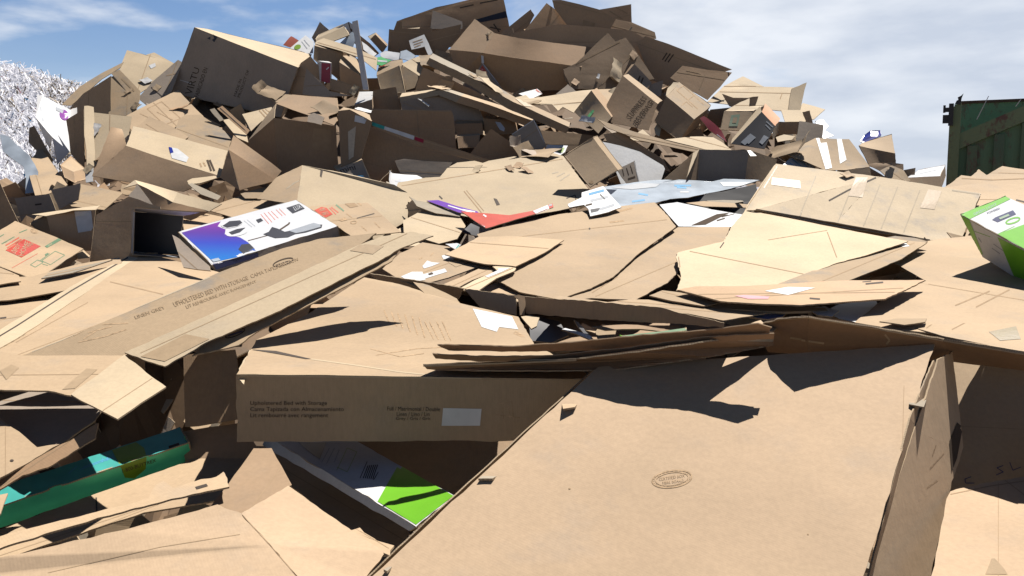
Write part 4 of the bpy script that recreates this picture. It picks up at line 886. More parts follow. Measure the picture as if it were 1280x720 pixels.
# ---- electronics carton
t=B('electronics_carton','white glossy carton with purple and blue print and a picture of a black device',
 {'a':(222,290,.0),'b':(370,250,.95),'c':(422,283,.25),'d':(265,331,-.8),'e':(270,339,-.78),'f':(424,298,.27),'g':(226,300,.02),'h':(374,262,.97)},
 'abcd:white_gloss dcfe:slate_board adeg:grey_board bcfh:slate_board abhg efhg:slate_board',ref=300,off=-.35,cat='white carton',mat='white_gloss',amp=.2,
 parts=(('flap','',None),)[:0])
t.lift=.0016
poly_decal(t,[[(227,291),(276,277),(272,283),(282,287),(281,293),(300,297),(310,303),(322,316),(267,328)]],'blue_purple_print','printed_panel')
poly_decal(t,[[(302,306),(312,305),(322,315),(306,319),(298,312)]],'black_print','printed_picture',lift=.003)
marks(t,[[(232,291),(252,312)]],w=.8,mat='pale_blue')
for (x,y) in ((246,286),(249,299),(258,310)):
    marks(t,[[(x+k*4.6,y-k*1.1),(x+6+k*4.6,y+8-k*1.1)] for k in range(5)],w=.7,mat='pale_blue',name='printed_text')
poly_decal(t,[ellipse(290,280,14,5,-10,n=14)],'white_gloss','printed_picture',lift=.003); poly_decal(t,[[(278,283),(287,277),(300,276),(303,279),(297,283),(284,285)]],'black_print','printed_picture',lift=.0045); poly_decal(t,[[(289,279),(299,277),(301,280),(291,283)]],'mesh_grey','printed_picture',lift=.0025)
poly_decal(t,[ellipse(296,291,14,4.5,-10,n=14)],'white_gloss','printed_picture',lift=.003); poly_decal(t,[[(286,291),(296,287),(307,285),(300,291),(290,294)]],'black_print','printed_picture',lift=.0045)
marks(t,[[(310,301),(336,294)]],w=1.1,mat='ink',name='printed_picture')
poly_decal(t,[[(329,293),(336,290),(340,284),(347,286),(356,290),(366,288),(392,281),(403,281),(402,285),(382,291),(369,293),(360,297),(344,298),(335,295)]],'black_print','printed_picture',lift=.0025)
poly_decal(t,[[(361,289),(392,279),(400,281),(401,284),(380,290),(370,292)]],'mesh_grey','printed_picture',lift=.004)
marks(t,[[(349,288),(361,280),(362,278)]],w=2,mat='ink',name='printed_picture')
poly_decal(t,[[(358,260),(374,255),(381,261),(366,267)]],'black_print','printed_logo',lift=.0025); text_decal(t,'LUX',[(366,259),(374,256),(378,260),(369,264)],'white_gloss',lift=.004)
poly_decal(t,[[(320,275),(326,273),(329,276),(323,279)]],'black_print','printed_logo',lift=.0025)
marks(t,[[(326,268),(336,280)],[(330,266),(340,278)],[(335,265),(344,275)],[(339,264),(348,273)],[(345,262),(353,270)],[(349,261),(357,269)]],w=.7,mat='red_ink',name='printed_text')
marks(t,[[(305,276),(315,284)],[(309,275),(319,283)]],w=.6,mat='mesh_grey',name='printed_text')
poly_decal(t,[[(322,316),(323,321),(270,337),(266,330)]],'navy','printed_panel',lift=.0025)
poly_decal(t,[[(264,325),(273,323),(276,326),(267,328)]],'pale_blue','printed_logo',lift=.0045)
marks(t,[[(389,306),(398,303)]],w=2,mat='ink')
S('cardboard_flap','tan inner flap sticking out at the left end of the white electronics carton',[(215,294),(224,299),(262,333),(263,339),(229,335)],'1.0',off=-.55,kx=-.3,mat='slate_board')
# ---- left: red diamond carton and sheets
t=B('cardboard_box','tan moving carton printed with a red diamond logo and green marks, left frame edge',{'a':(-30,300,.0),'b':(0,288,.2),'c':(19,276,.4),'d':(104,311,-.1),'e':(45,350,-.75),'f':(-30,322,-.5),'g':(46,358,-.7),'h':(105,318,-.05),'i':(-30,336,-.45)},'abcdef:kraft edhg:brown fegi:brown',ref=312,off=-.15,amp=.4)
t.lift=.0016
poly_decal(t,[[(7,313),(30,299),(51,308),(27,322)]],'red_print','printed_logo')
text_decal(t,'THE',[(35,302),(37,304),(42,312),(38,314)] if 0 else [(33,309),(40,303),(43,305),(36,311)],'kraft',lift=.003)
text_decal(t,'HOME',[(22,320),(32,301),(38,304),(29,320)],'kraft',lift=.003); text_decal(t,'DEPOT',[(14,314),(22,305),(26,308),(19,318)],'kraft',lift=.003)
marks(t,[[(7,307),(24,297)],[(9,310),(27,299)]],w=1.6,mat='red_ink'); marks(t,[[(15,335),(47,317)]],w=.7,mat='red_ink')
poly_decal(t,[[(56,308),(73,298),(77,300),(59,310)]],'green_ink','printed_label'); marks(t,[[(59,308),(74,299)]],w=.8,mat='kraft',name='printed_text')
marks(t,[[(52,326),(69,314),(81,319),(63,331),(52,326)]],w=.8,mat='green_ink',name='printed_box'); marks(t,[[(38,331),(47,325),(54,328),(44,334),(38,331)],[(50,326),(62,317)],[(53,330),(60,332)]],w=.8,mat='green_ink',name='printed_box')
poly_decal(t,[[(56,318),(60,316),(61,318),(57,320)]],'green_ink','printed_marks'); poly_decal(t,[ellipse(43,289,5,3,15,n=10)],'faded_ink','printed_marks'); marks(t,[[(24,291),(34,287)],[(2,305),(18,296)],[(0,296),(5,293)]],w=1.1,mat='green_ink')
S('cardboard_sheet','tan flap hanging from the front of the red diamond carton',[(-40,332),(0,335),(24,345),(26,352),(0,356),(-40,352)],'2',off=-.25,mat='kraft')
BOX('cardboard_box','small torn carton corner in the dark right of the red diamond carton',[(93,318),(103,314),(112,322),(98,324)],[(97,315),(104,312)],(0,0,0,0,.12,.12),ref=326,mat='kraft',off=-.0)
S('cardboard_sheet','tan sheet with a dark lower edge directly below the red diamond carton',[(-40,350),(40,346),(62,340),(100,330),(148,322),(152,328),(90,362),(10,376),(-40,380)],'2.0',off=-.1,mat='kraft')
S('cardboard_strip','torn strip edge lying between the red diamond carton and the long sheet',[(52,348),(60,341),(130,327),(140,325),(90,341)],'2.0',off=-.3,mat='grey_board',cat='cardboard strip')
S('cardboard_sheet','second tan sheet under the first at the left frame edge',[(-40,378),(10,376),(80,364),(60,386),(22,412),(-40,430)],'2.0',off=-.1,mat='kraft')
marks(ALL[-1],[[(0,398),(8,397)]],w=2,mat='slot')
S('cardboard_strip','two long thin folded strips running down left from the black tray',[(160,319),(173,321),(100,372),(30,420),(-60,470),(-60,452),(20,402),(90,358)],'2.0',off=-.35,mat='cream',cat='cardboard strip',th=.02)
marks(ALL[-1],[[(160,322),(90,363),(20,408),(-20,432)]],w=1.6,mat='slot',name='dark_fold')
S('cardboard_sheet','large smooth tan sheet under the long taped carton, left',[(173,321),(200,322),(285,345),(274,370),(62,450),(-60,478),(-60,468),(30,420),(100,372)],'2.0',off=-.30,mat='kraft',amp=.6)
t=ALL[-1]; crease(t,[(128,350),(204,368)],w=1.3); crease(t,[(110,378),(20,428)],w=.9); 
# ---- long taped carton (collapsed)
t=S('cardboard_sheet','long grey tan carton side with clear tape and faded print running up right',[(27,444),(80,424),(274,341),(350,312),(400,299),(470,292),(450,306),(300,378),(156,444),(90,447)],'0.75',off=0,mat='dirty_kraft',amp=.35,ref=444,dd=3.5)
text_decal(t,'UPHOLSTERED BED WITH STORAGE  CAMA TAPIZADA CON',[(216,378),(372,322),(373,326),(219,384)],'crease_soft'); text_decal(t,'LIT REMBOURRE AVEC RANGEMENT',[(232,382),(320,350),(321,353),(234,386)],'crease_soft'); text_decal(t,'LINEN GREY',[(168,395),(205,382),(207,386),(170,399)],'crease_soft')
marks(t,[[(40,439),(76,425),(130,401),(190,376),(262,346)]],w=2.6,mat='clear_tape',name='tape_strip')
ring(t,354,328,13,3.6,-18,1.4,'ink'); marks(t,[[(344,332),(362,326)]],w=1.3,mat='ink')
marks(t,[[(92,420),(118,406),(160,404)],[(98,428),(130,421),(158,412)],[(110,416),(140,408)],[(104,424),(120,414)]],w=1.3,mat='faded_ink')
t=S('cardboard_sheet','long cream carton flap with tape at its lower end crossing the left half',[(155,441),(300,376),(436,311),(476,295),(512,289),(541,294),(500,310),(480,322),(350,388),(258,428),(206,458)],'0.62',off=0,mat='cream',amp=.3,ref=458,dd=3.40)
tape(t,[(176,446),(232,418),(262,424),(206,452)]); tape(t,[(428,312),(442,304),(480,308),(466,318)]); marks(t,[[(190,443),(222,428)],[(200,446),(240,427)],[(212,442),(250,424)]],w=1.6,mat='clear_tape',name='tape_glint')
t=S('cardboard_sheet','long narrow carton side with an oval seal under the cream flap',[(240,444),(258,428),(350,388),(482,322),(500,311),(490,326),(420,364),(342,404),(318,416),(298,432),(262,440)],'0.58',off=0,mat='dirty_kraft',amp=.3,ref=444,dd=3.54)
ring(t,294,417,13,3.4,-22,1.3,'ink'); marks(t,[[(285,420),(303,414)]],w=1.8,mat='navy')
t=S('cardboard_sheet','upright grey brown carton end below the oval seal',[(229,444),(262,440),(294,437),(298,470),(298,524),(231,534)],'0.2',off=.0,mat='brown',ref=534,dd=3.50,amp=.4)
t=S('cardboard_sheet','wide tan flap with brown tape pieces at the left frame edge',[(-80,438),(0,440),(30,445),(154,444),(130,470),(88,494),(60,488),(0,487),(-80,486)],'0.75',off=0,mat='kraft',ref=490,dd=3.12,amp=.4)
tape(t,[(0,464),(14,456),(24,460),(8,475)]); tape(t,[(78,487),(108,461),(122,462),(94,486)])
t=S('cardboard_flap','square cream flap pointing down below the long cream carton flap',[(88,493),(120,470),(154,443),(184,466),(207,484),(146,524)],'0.7',off=0,mat='cream',ref=523,dd=2.90,amp=.4)
# ---- centre
S('cardboard_sheet','dark brown card standing behind the red printed strip',[(508,257),(516,249),(536,256),(560,264),(530,268),(512,276)],'0.4',off=.1,mat='brown')
t=S('cardboard_sheet','huge pale cream sheet with a slot hole lying across the centre',[(498,228),(533,222),(551,221),(560,210),(572,203),(600,200),(610,201),(660,192),(686,189),(705,195),(720,214),(737,237),(735,254),(700,262),(640,272),(595,272),(545,262),(512,252),(496,244)],'2.5',off=-.25,mat='cream',amp=.9)
poly_decal(t,[[(617,248),(621,249),(625,256),(621,257)]],'slot','slot'); crease(t,[(580,239),(602,266)],w=1.2); crease(t,[(583,238),(605,264)],w=.8)
marks(t,[[(696,221),(706,216)],[(700,226),(712,218)],[(690,217),(698,215)]],w=1.3,mat='clear_tape',name='tape_glint'); marks(t,[[(549,245),(553,249)]],w=1.8,mat='slot'); marks(t,[[(708,248),(719,244),(720,252)]],w=1.3,mat='slot')
S('cardboard_strip','curved tan board edge left of the purple print',[(511,245),(520,250),(540,253),(560,262),(578,265),(575,271),(545,266),(520,257)],'1.6',off=-.45,mat='grey_board',cat='cardboard strip',amp=2)
t=S('printed_card','narrow purple printed card between the cream sheet and the red strip',[(534,251),(548,250),(570,257),(596,264),(600,267),(585,268),(572,265)],'1.9',off=-.55,mat='purple',cat='printed card'); marks(t,[[(560,257),(590,266)],[(578,262),(594,265)]],w=1.5,mat='paper')
t=S('printed_card','bright red printed strip with a white end bent in the middle of the field',[(576,264),(600,266),(637,269),(666,264),(691,254),(692,259),(668,268),(640,276),(607,285)],'2.0',off=-.65,mat='red_print',cat='printed card',amp=1)
poly_decal(t,[[(666,264),(691,254),(692,259),(670,267.5)]],'paper','paper_label'); marks(t,[[(600,266),(608,271)],[(598,280),(606,284)]],w=2,mat='paper'); marks(t,[[(683,258),(690,256)]],w=2,mat='mesh_grey')
S('cardboard_sheet','sunlit cream sheet below the curved tan board edge',[(504,276),(522,266),(545,264),(574,270),(583,282),(572,298),(550,304),(505,290)],'2.4',off=-.2,mat='cream')
S('plastic_bag','black piece standing in for the dark gap below the red printed strip',[(577,290),(588,279),(599,284),(598,295)],'1.2',off=.2,mat='black_print',cat='plastic scrap',amp=4)  # near-black piece put in to paint the shade of the gap
# second left carton end sheets near (430,300)
S('cardboard_sheet','pale sheet under the tape wrinkles reaching to the dark gap, centre left',[(430,292),(470,300),(510,280),(545,300),(520,308),(470,312),(440,308)],'2.4',off=-.05,mat='cream')
t=S('poster','long pale blue grey glossy poster board lying right of the centre',[(752,234),(785,230),(812,226),(840,225),(890,228),(905,225),(949,227),(930,233),(903,239),(860,247),(838,248),(800,257),(778,260),(765,250)],'2.9',off=-.5,mat='pale_blue',cat='poster board',amp=1.6)
marks(t,[[(843,232),(864,232)],[(846,234),(858,235)],[(798,242),(810,244)],[(790,252),(806,250)]],w=2.2,mat='sky_blue'); marks(t,[[(850,240),(861,240)]],w=2,mat='mesh_grey'); poly_decal(t,[[(764,235),(800,229),(825,230),(820,234),(790,237)]],'mesh_grey','printed_picture'); poly_decal(t,[[(900,228),(945,228),(930,232),(905,233)]],'paper','printed_panel')
t=S('poster','blue and white printed sheet with grey boxes left of the glossy poster board',[(709,255),(728,247),(727,241),(754,233),(777,259),(760,265),(738,270),(735,261),(730,256),(712,259)],'2.6',off=-.75,mat='paper',cat='printed sheet')
marks(t,[[(736,243),(755,238)]],w=3,mat='sky_blue'); marks(t,[[(738,251),(760,246)]],w=3,mat='mesh_grey'); marks(t,[[(749,262),(768,256)]],w=3,mat='mesh_grey'); poly_decal(t,[[(738,262),(750,260),(748,264),(739,266)]],'black_print','printed_marks'); marks(t,[[(732,257),(740,255)]],w=2,mat='ink'); marks(t,[[(750,243),(756,249)]],w=1.6,mat='black_print')
# stack of dark boards right of centre
for i,(pts,m_,l_,md,o_) in enumerate([
 ([(818,258),(838,248),(903,239),(944,230),(950,250),(936,272),(880,262),(826,262)],'black_print','dark hollow of black card below the glossy poster board','0.6',.15),
 ([(903,238),(930,232),(950,233),(946,238),(920,242),(900,243)],'navy','navy card on top of the dark stack, right of centre','2.2',-.2),
 ([(876,245),(900,246),(924,249),(930,252),(905,256),(884,252)],'grey_board','thin tan card edge in the dark stack, upper','2.0',-.3),
 ([(858,254),(880,251),(936,255),(936,259),(880,258)],'kraft','thin tan card edge in the dark stack, lower','2.0',-.3)]):
    S('card',l_,pts,md,off=o_,mat=m_,cat='card',amp=2)
t=S('printed_sheet','white sheet with a black slanting print left of the long taped carton',[(824,256),(847,253),(890,262),(929,268),(920,284),(880,284),(848,283)],'2.2',off=-.25,mat='white_gloss',cat='printed sheet')
poly_decal(t,[[(864,282),(896,268),(912,266),(882,281)]],'ink','printed_stripe'); marks(t,[[(902,271),(918,267)],[(896,276),(906,273)]],w=1.6,mat='ink')
t=S('cardboard_sheet','large smooth tan sheet with a scuffed top in the centre of the field',[(598,293),(640,281),(700,268),(740,262),(818,253),(833,268),(847,284),(800,318),(768,348),(740,362),(700,376),(650,366),(620,350)],'2.25',off=-.2,mat='kraft',amp=.7)
marks(t,[[(771,265),(791,260)],[(762,278),(780,276)]],w=2); poly_decal(t,[ellipse(737,286,1.2,1.2,n=6)],'slot','hole')
t=S('cardboard_sheet','tan sheet joining the scuffed sheet on its right side',[(847,284),(912,284),(905,302),(900,310),(850,320),(848,340),(835,352),(795,374),(740,372),(700,377),(768,348),(800,318)],'2.2',off=-.2,mat='kraft',amp=.7)
crease(t,[(772,346),(740,366)],w=1); marks(t,[[(846,318),(850,338),(836,352)]],w=1.4,mat='slot')
t=S('cardboard_sheet','sheet with a sharp right tip casting a dark shadow, centre of the field',[(556,318),(580,306),(598,296),(640,295),(705,300),(680,316),(645,333),(636,332),(605,330)],'2.25',off=-.55,mat='kraft',amp=.4)
t=S('cardboard_sheet','shipping carton top with torn white labels and tape in the centre',[(478,336),(500,316),(528,303),(560,308),(585,318),(606,330),(560,347),(520,358),(500,350)],'2.2',off=-.35,mat='kraft',amp=.6)
lab(t,[(501,346),(515,340),(528,340),(532,350),(514,353)]); lab(t,[(522,345),(556,336),(559,340),(530,349)]); poly_decal(t,[[(528,333),(534,326),(540,328),(550,329),(540,333),(530,336)]],'paper','paper_label'); poly_decal(t,[[(552,320),(562,317),(574,320),(566,325),(554,324)]],'paper','paper_label')
tape(t,[(560,328),(574,323),(586,328),(570,334)]); poly_decal(t,[[(535,343),(540,341),(542,343),(537,344.5)]],'ink','printed_marks',lift=.005); marks(t,[[(538,320),(542,316)],[(524,324),(528,322)]],w=1.2)
t=S('plastic_tray','small white and teal striped card corner behind the torn shipping labels',[(557,305),(571,304),(576,306),(570,312)],'2.3',off=-.55,mat='white_gloss',cat='printed card'); marks(t,[[(570,311),(574,306)]],w=1.3,mat='teal')
t=S('cardboard_sheet','narrow flap with a lit white inner edge right of the torn labels',[(552,357),(576,346),(604,333),(622,336),(630,338),(612,342),(590,350),(570,362)],'2.0',off=-.35,mat='kraft',th=.02)
t=S('cardboard_sheet','folded white lined carton flap below the sharp tipped sheet',[(572,362),(594,350),(622,338),(616,333),(630,332),(645,335),(642,339),(620,348),(597,364)],'2.0',off=-.45,mat='cream')
poly_decal(t,[[(604,345),(622,336),(638,335),(625,341),(610,347)]],'paper','paper_label')
S('cardboard_sheet','sunlit sheet with a dark crack in front of the folded white lined flap',[(590,372),(600,362),(630,350),(660,340),(700,360),(740,372),(700,384),(645,376)],'2.0',off=-.15,mat='kraft'); marks(ALL[-1],[[(634,352),(652,361),(672,370)]],w=1.6,mat='slot',name='dark_crack')
# ---- right: cream sheets and taped long carton
t=S('cardboard_sheet','large pale cream sheet left below the long taped carton',[(933,263),(1000,276),(1110,298),(1135,302),(1080,320),(1048,328),(968,357),(900,358),(846,362),(852,345),(846,322),(848,316),(905,302),(915,284)],'2.1',off=-.35,mat='cream',amp=.5)
crease(t,[(1034,290),(1046,322)],w=1.2,mat='crease_soft'); crease(t,[(1034,288),(960,300)],w=.7,mat='crease_soft'); marks(t,[[(905,303),(900,310)]],w=1.4,mat='slot'); marks(t,[[(846,308),(850,334)]],w=1.4,mat='dirty_kraft',name='folded_edge'); 
S('cardboard_sheet','torn tan scrap at the upper right corner of the large pale cream sheet',[(1102,297),(1118,294),(1142,297),(1160,302),(1140,306),(1112,303)],'2.2',off=-.5,mat='dirty_kraft',amp=3)
t=B('cardboard_box','long flat scuffed carton with brown tape patches, right of the field',{'a':(932,263,-.6),'b':(970,205,.25),'c':(1100,221,.25),'d':(1226,241,.2),'e':(1203,296,-.5),'f':(1162,301,-.65),'g':(1040,283,-.65),'h':(945,262,-.65),
  'i':(940,266,-.55),'j':(1165,309,-.6)},'abch:pale_scuffed cdefg:pale_scuffed cgh:pale_scuffed hfji:brown',ref=262,off=-.3,amp=.3,th=.008)
t.lift=.0025
tape(t,[(965,222),(1000,226),(1001,236),(964,231)]); tape(t,[(1070,222),(1085,222),(1078,247),(1060,245)]); tape(t,[(1160,237),(1177,239),(1168,262),(1150,260)])
for x in (1010,1058,1090,1112,1140): marks(t,[[(x+10,214+(x-970)*.14),(x-14,272+(x-970)*.16)]],w=1.3,mat='clear_tape',name='tape_edge')
marks(t,[[(1036,251),(1060,238),(1095,222)]],w=2,mat='slot',name='strap'); marks(t,[[(972,207),(955,235)],[(1190,238),(1224,243)]],w=1.6,mat='clear_tape',name='tape_edge')
S('cardboard_sheet','cream folded edge at the left end of the long scuffed carton',[(930,266),(934,256),(968,206),(974,206),(950,252),(944,264)],'1.9',off=-.55,mat='cream')
S('cardboard_sheet','row of flat tan sheets with stepped upper edges before the container',[(1175,236),(1188,228),(1200,220),(1212,221),(1222,212),(1232,219),(1252,208),(1290,214),(1360,216),(1360,250),(1226,246)],'2.6',off=.1,mat='kraft',th=.02)
t=ALL[-1]; marks(t,[[(1202,223),(1240,225),(1290,223)]],w=1.2,mat='crease',name='sheet_edge')
S('cardboard_sheet','tan sheet right of the long scuffed carton reaching the frame edge',[(1180,234),(1232,228),(1360,232),(1360,300),(1226,300),(1204,297),(1226,242)],'2.5',off=-.0,mat='kraft')
S('cardboard_scrap','torn tan flap with a dark tear behind the lime green carton',[(1236,256),(1262,246),(1300,250),(1300,268),(1262,262)],'2.4',off=-.35,mat='kraft',cat='cardboard scrap',amp=3); marks(ALL[-1],[[(1270,250),(1282,253)],[(1262,256),(1276,262)]],w=2,mat='slot')
# ---- big tan sheet with green box shadow
t=S('cardboard_sheet','wide tan sheet under the lime green carton holding its shadow',[(1100,318),(1152,303),(1180,298),(1212,295),(1262,330),(1340,390),(1340,440),(1220,420),(1140,412),(1060,408),(1105,372),(1157,350)],'2.1',off=-.2,mat='kraft',amp=.5)
marks(t,[[(1194,382),(1237,364)],[(1220,384),(1262,362)]],w=1.6,mat='crease',name='dark_fold')
t=S('cardboard_sheet','scuffed tan strip with a small white label along the pale cream sheet',[(968,357),(1000,345),(1060,320),(1106,299),(1158,303),(1130,322),(1100,336),(1060,352),(1000,356)],'2.1',off=-.4,mat='dirty_kraft')
lab(t,[(1122,304),(1132,304),(1137,308),(1128,309)])
# lime green carton
B('printed_carton','lime green and white printed carton standing on its edge at the right frame edge',{'a':(1200,268,.0),'b':(1253,245,.55),'c':(1340,292,.2),'d':(1340,362,-.75),'e':(1225,318,.05),'f':(1285,353,-.55),'g':(1285,312,-.35),'h':(1345,400,-.7),'i':(1265,343,-.3)},
  'abcg:white_gloss agfe:white_board',ref=318,off=-.75,cat='green carton',mat='white_gloss',amp=.15)
COL.objects.unlink(ALL[-1].obj); ALL.pop()
# lime carton built as a true box: top face + long side face
t=B('printed_carton','lime green and white carton standing on its edge at the right frame edge',
  {'a':(1200,268,-.05),'b':(1256,245,.50),'c':(1352,287,.05),'d':(1300,322,-.55),'e':(1228,321,.03),'f':(1308,372,-.42),'g':'b+e-a','h':'c+e-a'},
  'abcd:white_gloss adfe:white_board bchg:white_gloss efhg:white_board cdfh:lime abge:lime',ref=318,off=-.75,cat='green carton',mat='white_gloss',amp=.1,hidden=False)
t.lift=.002
poly_decal(t,[[(1200.5,268),(1256,245.3),(1263,249),(1212,274)]],'lime','printed_band')
poly_decal(t,[[(1247,293),(1282,280),(1300,270),(1350,287),(1299,321)]],'lime','printed_band')
poly_decal(t,[[(1201,269),(1212,275),(1229,318),(1226,318)]],'lime','printed_band'); poly_decal(t,[[(1247,296),(1299,323),(1306,370),(1268,346)]],'lime','printed_band')
poly_decal(t,[[(1240,275),(1244,272),(1266,263),(1270,268),(1247,278)]],'navy','printed_picture'); poly_decal(t,[[(1248,273),(1260,268),(1262,270),(1250,275)]],'green_ink','printed_picture',lift=.004); marks(t,[[(1243,274),(1246,277)],[(1264,265),(1267,268)]],w=1.6,mat='pale_blue')
ring(t,1266,276,9,3,-18,1.8,'lime'); text_decal(t,'POWERED',[(1233,266),(1249,259.5),(1250,261.5),(1235,268)],'navy'); text_decal(t,'GREEN LIGHT',[(1216,267),(1245,254),(1246,256.5),(1218,270)],'pale_blue')
marks(t,[[(1223,297),(1227,303)],[(1242,305),(1258,316)],[(1240,310),(1250,317)]],w=1,mat='mesh_grey'); marks(t,[[(1247,293),(1268,283)],[(1218,289),(1238,296)]],w=.8,mat='lime_dark')
# ---- dark flat stack, right of centre
t=S('cardboard_sheet','weathered dark tan sheet with white and pink stickers, right of centre',[(847,362),(870,358),(930,358),(1000,354),(1060,350),(1157,349),(1130,362),(1106,374),(1040,380),(1000,383),(950,381),(900,377)],'2.0',off=-.6,mat='brown',amp=1,th=.008)
lab(t,[(956,364),(985,359),(1019,360),(985,369)],label='white paper sticker'); poly_decal(t,[[(918,370),(930,369),(962,371),(960,374),(935,374)]],'pink_label','paper_label','pink paper sticker')
marks(t,[[(1012,373),(1025,374)],[(1078,352),(1100,350)],[(1082,355),(1104,353)]],w=2,mat='slot'); marks(t,[[(850,363),(900,376),(960,381)]],w=1,mat='kraft',name='pale_edge')
S('cardboard_sheet','second weathered sheet edge under the stickered sheet',[(870,376),(900,378),(960,383),(1030,382),(1035,388),(980,390),(900,386)],'2.0',off=-.35,mat='kraft',th=.012)
t=S('cardboard_sheet','long tan sheet tapering right in front of the stickered sheet',[(684,379),(700,370),(760,378),(790,374),(860,375),(900,385),(960,390),(905,400),(860,392),(760,384)],'1.9',off=-.35,mat='kraft',amp=1.4)
S('cardboard_sheet','small curled cream flap at the left tip of the long tapering sheet',[(812,370),(828,363),(850,366),(900,378),(880,382),(840,376)],'2.0',off=-.45,mat='dirty_kraft',amp=2)
t=S('printed_card','blue and white printed card under the stickered sheet',[(936,396),(948,388),(962,384),(988,385),(978,396),(960,399)],'2',off=-.25,mat='blue',cat='printed card'); poly_decal(t,[[(940,396),(950,387),(962,385),(956,391),(952,396)]],'sky_blue','printed_panel')
S('paper_sheet','white sheet lying under the dark stack right of centre',[(1032,388),(1050,380),(1095,374),(1097,380),(1088,405),(1050,398)],'2',off=-.2,mat='paper',cat='paper')
S('plastic_bag','crumpled clear plastic beside the white sheet under the dark stack',[(1010,386),(1030,382),(1048,388),(1040,396),(1020,394)],'1.6',off=-.3,mat='white_board',cat='plastic scrap',amp=5)
t=S('cardboard_sheet','tan sheet with torn tape patch at the right frame edge, below the green shadow',[(1140,408),(1170,395),(1200,375),(1235,372),(1360,372),(1360,450),(1240,432),(1180,420)],'2.0',off=-.3,mat='kraft')
poly_decal(t,[[(1216,398),(1236,390),(1256,394),(1240,400)]],'slot','hole','torn hole'); poly_decal(t,[[(1236,415),(1270,408),(1276,424),(1250,426)]],'clear_tape','tape_strip'); crease(t,[(1158,410),(1200,382)],w=1.3); crease(t,[(1190,412),(1228,392)],w=1.3)
S('cardboard_strip','thin twisted strip lying left of the torn tape patch sheet',[(1100,402),(1120,398),(1158,398),(1156,402),(1130,406)],'2',off=-.35,mat='dirty_kraft',cat='cardboard strip')
# ---- long standing brown strip
t=B('cardboard_strip','long narrow brown carton side standing on edge across the centre',{'a':(458,342,1.0),'b':(520,352,.65),'c':(580,362,.4),'d':(645,371,.2),'e':(645,395,.2),'f':(600,386,.35),'g':(572,377,.5),'h':(520,362,.7),'i':(470,350,.95),
  'j':(656,372,.15),'k':(658,393,.15),'l':(740,378,.0),'m':(742,401,.0),'n':(826,386,-.2),'o':(826,405,-.2),'p':(905,405,-.4),'q':(905,410,-.4)},
  'abhi:brown bcgh:brown cdef:slate_board cfg:slate_board jlmk:brown lnom:brown npqo:brown'.replace('cfg:slate_board ',''),ref=395,off=-.25,cat='carton side',amp=.4)
S('cardboard_strip','small rolled flap at the joint of the long standing brown strip',[(643,371),(648,368),(658,370),(656,394),(650,394),(648,374)],'0.3',off=-.15,mat='brown',ref=394,cat='cardboard strip')
S('cardboard_strip','torn pale strip peeled over the far edge of the bed carton',[(516,352),(530,355),(545,361),(570,372),(574,378),(560,376),(530,368)],'1.8',off=-.1,mat='dirty_kraft',cat='cardboard strip',amp=3,ref=378,dd=4.75)
# hole with debris
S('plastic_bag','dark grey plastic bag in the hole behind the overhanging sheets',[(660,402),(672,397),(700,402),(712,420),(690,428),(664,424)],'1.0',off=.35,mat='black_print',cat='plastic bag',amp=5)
S('cardboard_scrap','small pale torn flap in the hole beside the dark plastic bag',[(652,396),(662,394),(674,398),(670,408),(664,411),(658,404)],'1.3',off=-.1,mat='cream',cat='cardboard scrap',amp=3)
t=BOX('green_packet','thin lime green edged packet lying in the hole behind the overhanging sheets',[(770,424),(858,414),(858,418),(778,427)],[(775,420),(858,410)],(0,0,0,0,.1,.1),ref=424,mat='lime',top='green_ink',cat='green packet',off=.0)
S('cardboard_scrap','olive brown crushed box corner in the hole',[(744,414),(752,405),(772,408),(768,420),(748,424)],'1',off=.1,mat='dirty_kraft',cat='cardboard scrap',amp=3)
S('cardboard_strip','dark brown torn edge lying over the lime edged packet',[(740,408),(780,406),(846,406),(856,410),(850,414),(800,411),(756,412)],'1.2',off=-.05,mat='brown',cat='cardboard strip',amp=3)
for i,(a,l_) in enumerate([([(702,412),(706,410),(738,420),(736,424)],'pale twisted paper strip in the hole, left one'),([(716,400),(722,402),(744,424),(738,424)],'thin dark plastic strip in the hole, middle one'),([(724,409),(728,404),(748,412),(744,416)],'short brown strip in the hole, right one')]):
    S('paper_strip',l_,a,'1.2',off=.1,mat=('paper','black_print','kraft')[i],cat='strip',amp=5)
S('cardboard_sheet','flat brown sheet in shadow at the floor of the hole',[(655,400),(700,396),(905,402),(940,420),(700,440),(655,434)],'1.6',off=.55,mat='brown')
# ================================================================ FOREGROUND
# ---- bed carton
BED_=t=B('bed_carton','large torn bed carton with printed text on its shaded front, centre',
 {'a':(298,469,0.02),'b':(450,470,.0),'c':(600,472,.0),'d':(745,474,.02),'e':(745,552,.02),'f':(520,552,.0),'g':(298,553,.02),
  'h':(322,424,.75),'i':(385,392,1.2),'j':(455,347,2.05),'k':(500,355,1.95),'l':(575,378,1.5),'m':(648,395,1.25),'n':(668,430,.72),'o':(735,470,.08)},
 'adeg:kraft abchij:kraft'.replace('abchij:kraft','')+' ahijklmnd:kraft',ref=None,off=3.12,mat='kraft',cat='bed carton',amp=.45,th=.007,n=20)
t.lift=.0016
text_decal(t,'Upholstered Bed with Storage\nCama Tapizada con Almacenamiento\nLit rembourré avec rangement',[(313,501),(430,501),(430,523),(313,523)],'ink')
text_decal(t,'Full / Matrimonial / Double',[(484,508),(550,509),(550,514),(484,513)],'ink'); text_decal(t,'Linen / Lino / Lin',[(496,515),(537,515),(537,520),(496,520)],'ink'); text_decal(t,'Grey / Gris / Gris',[(495,521),(538,521),(538,526),(495,526)],'ink')
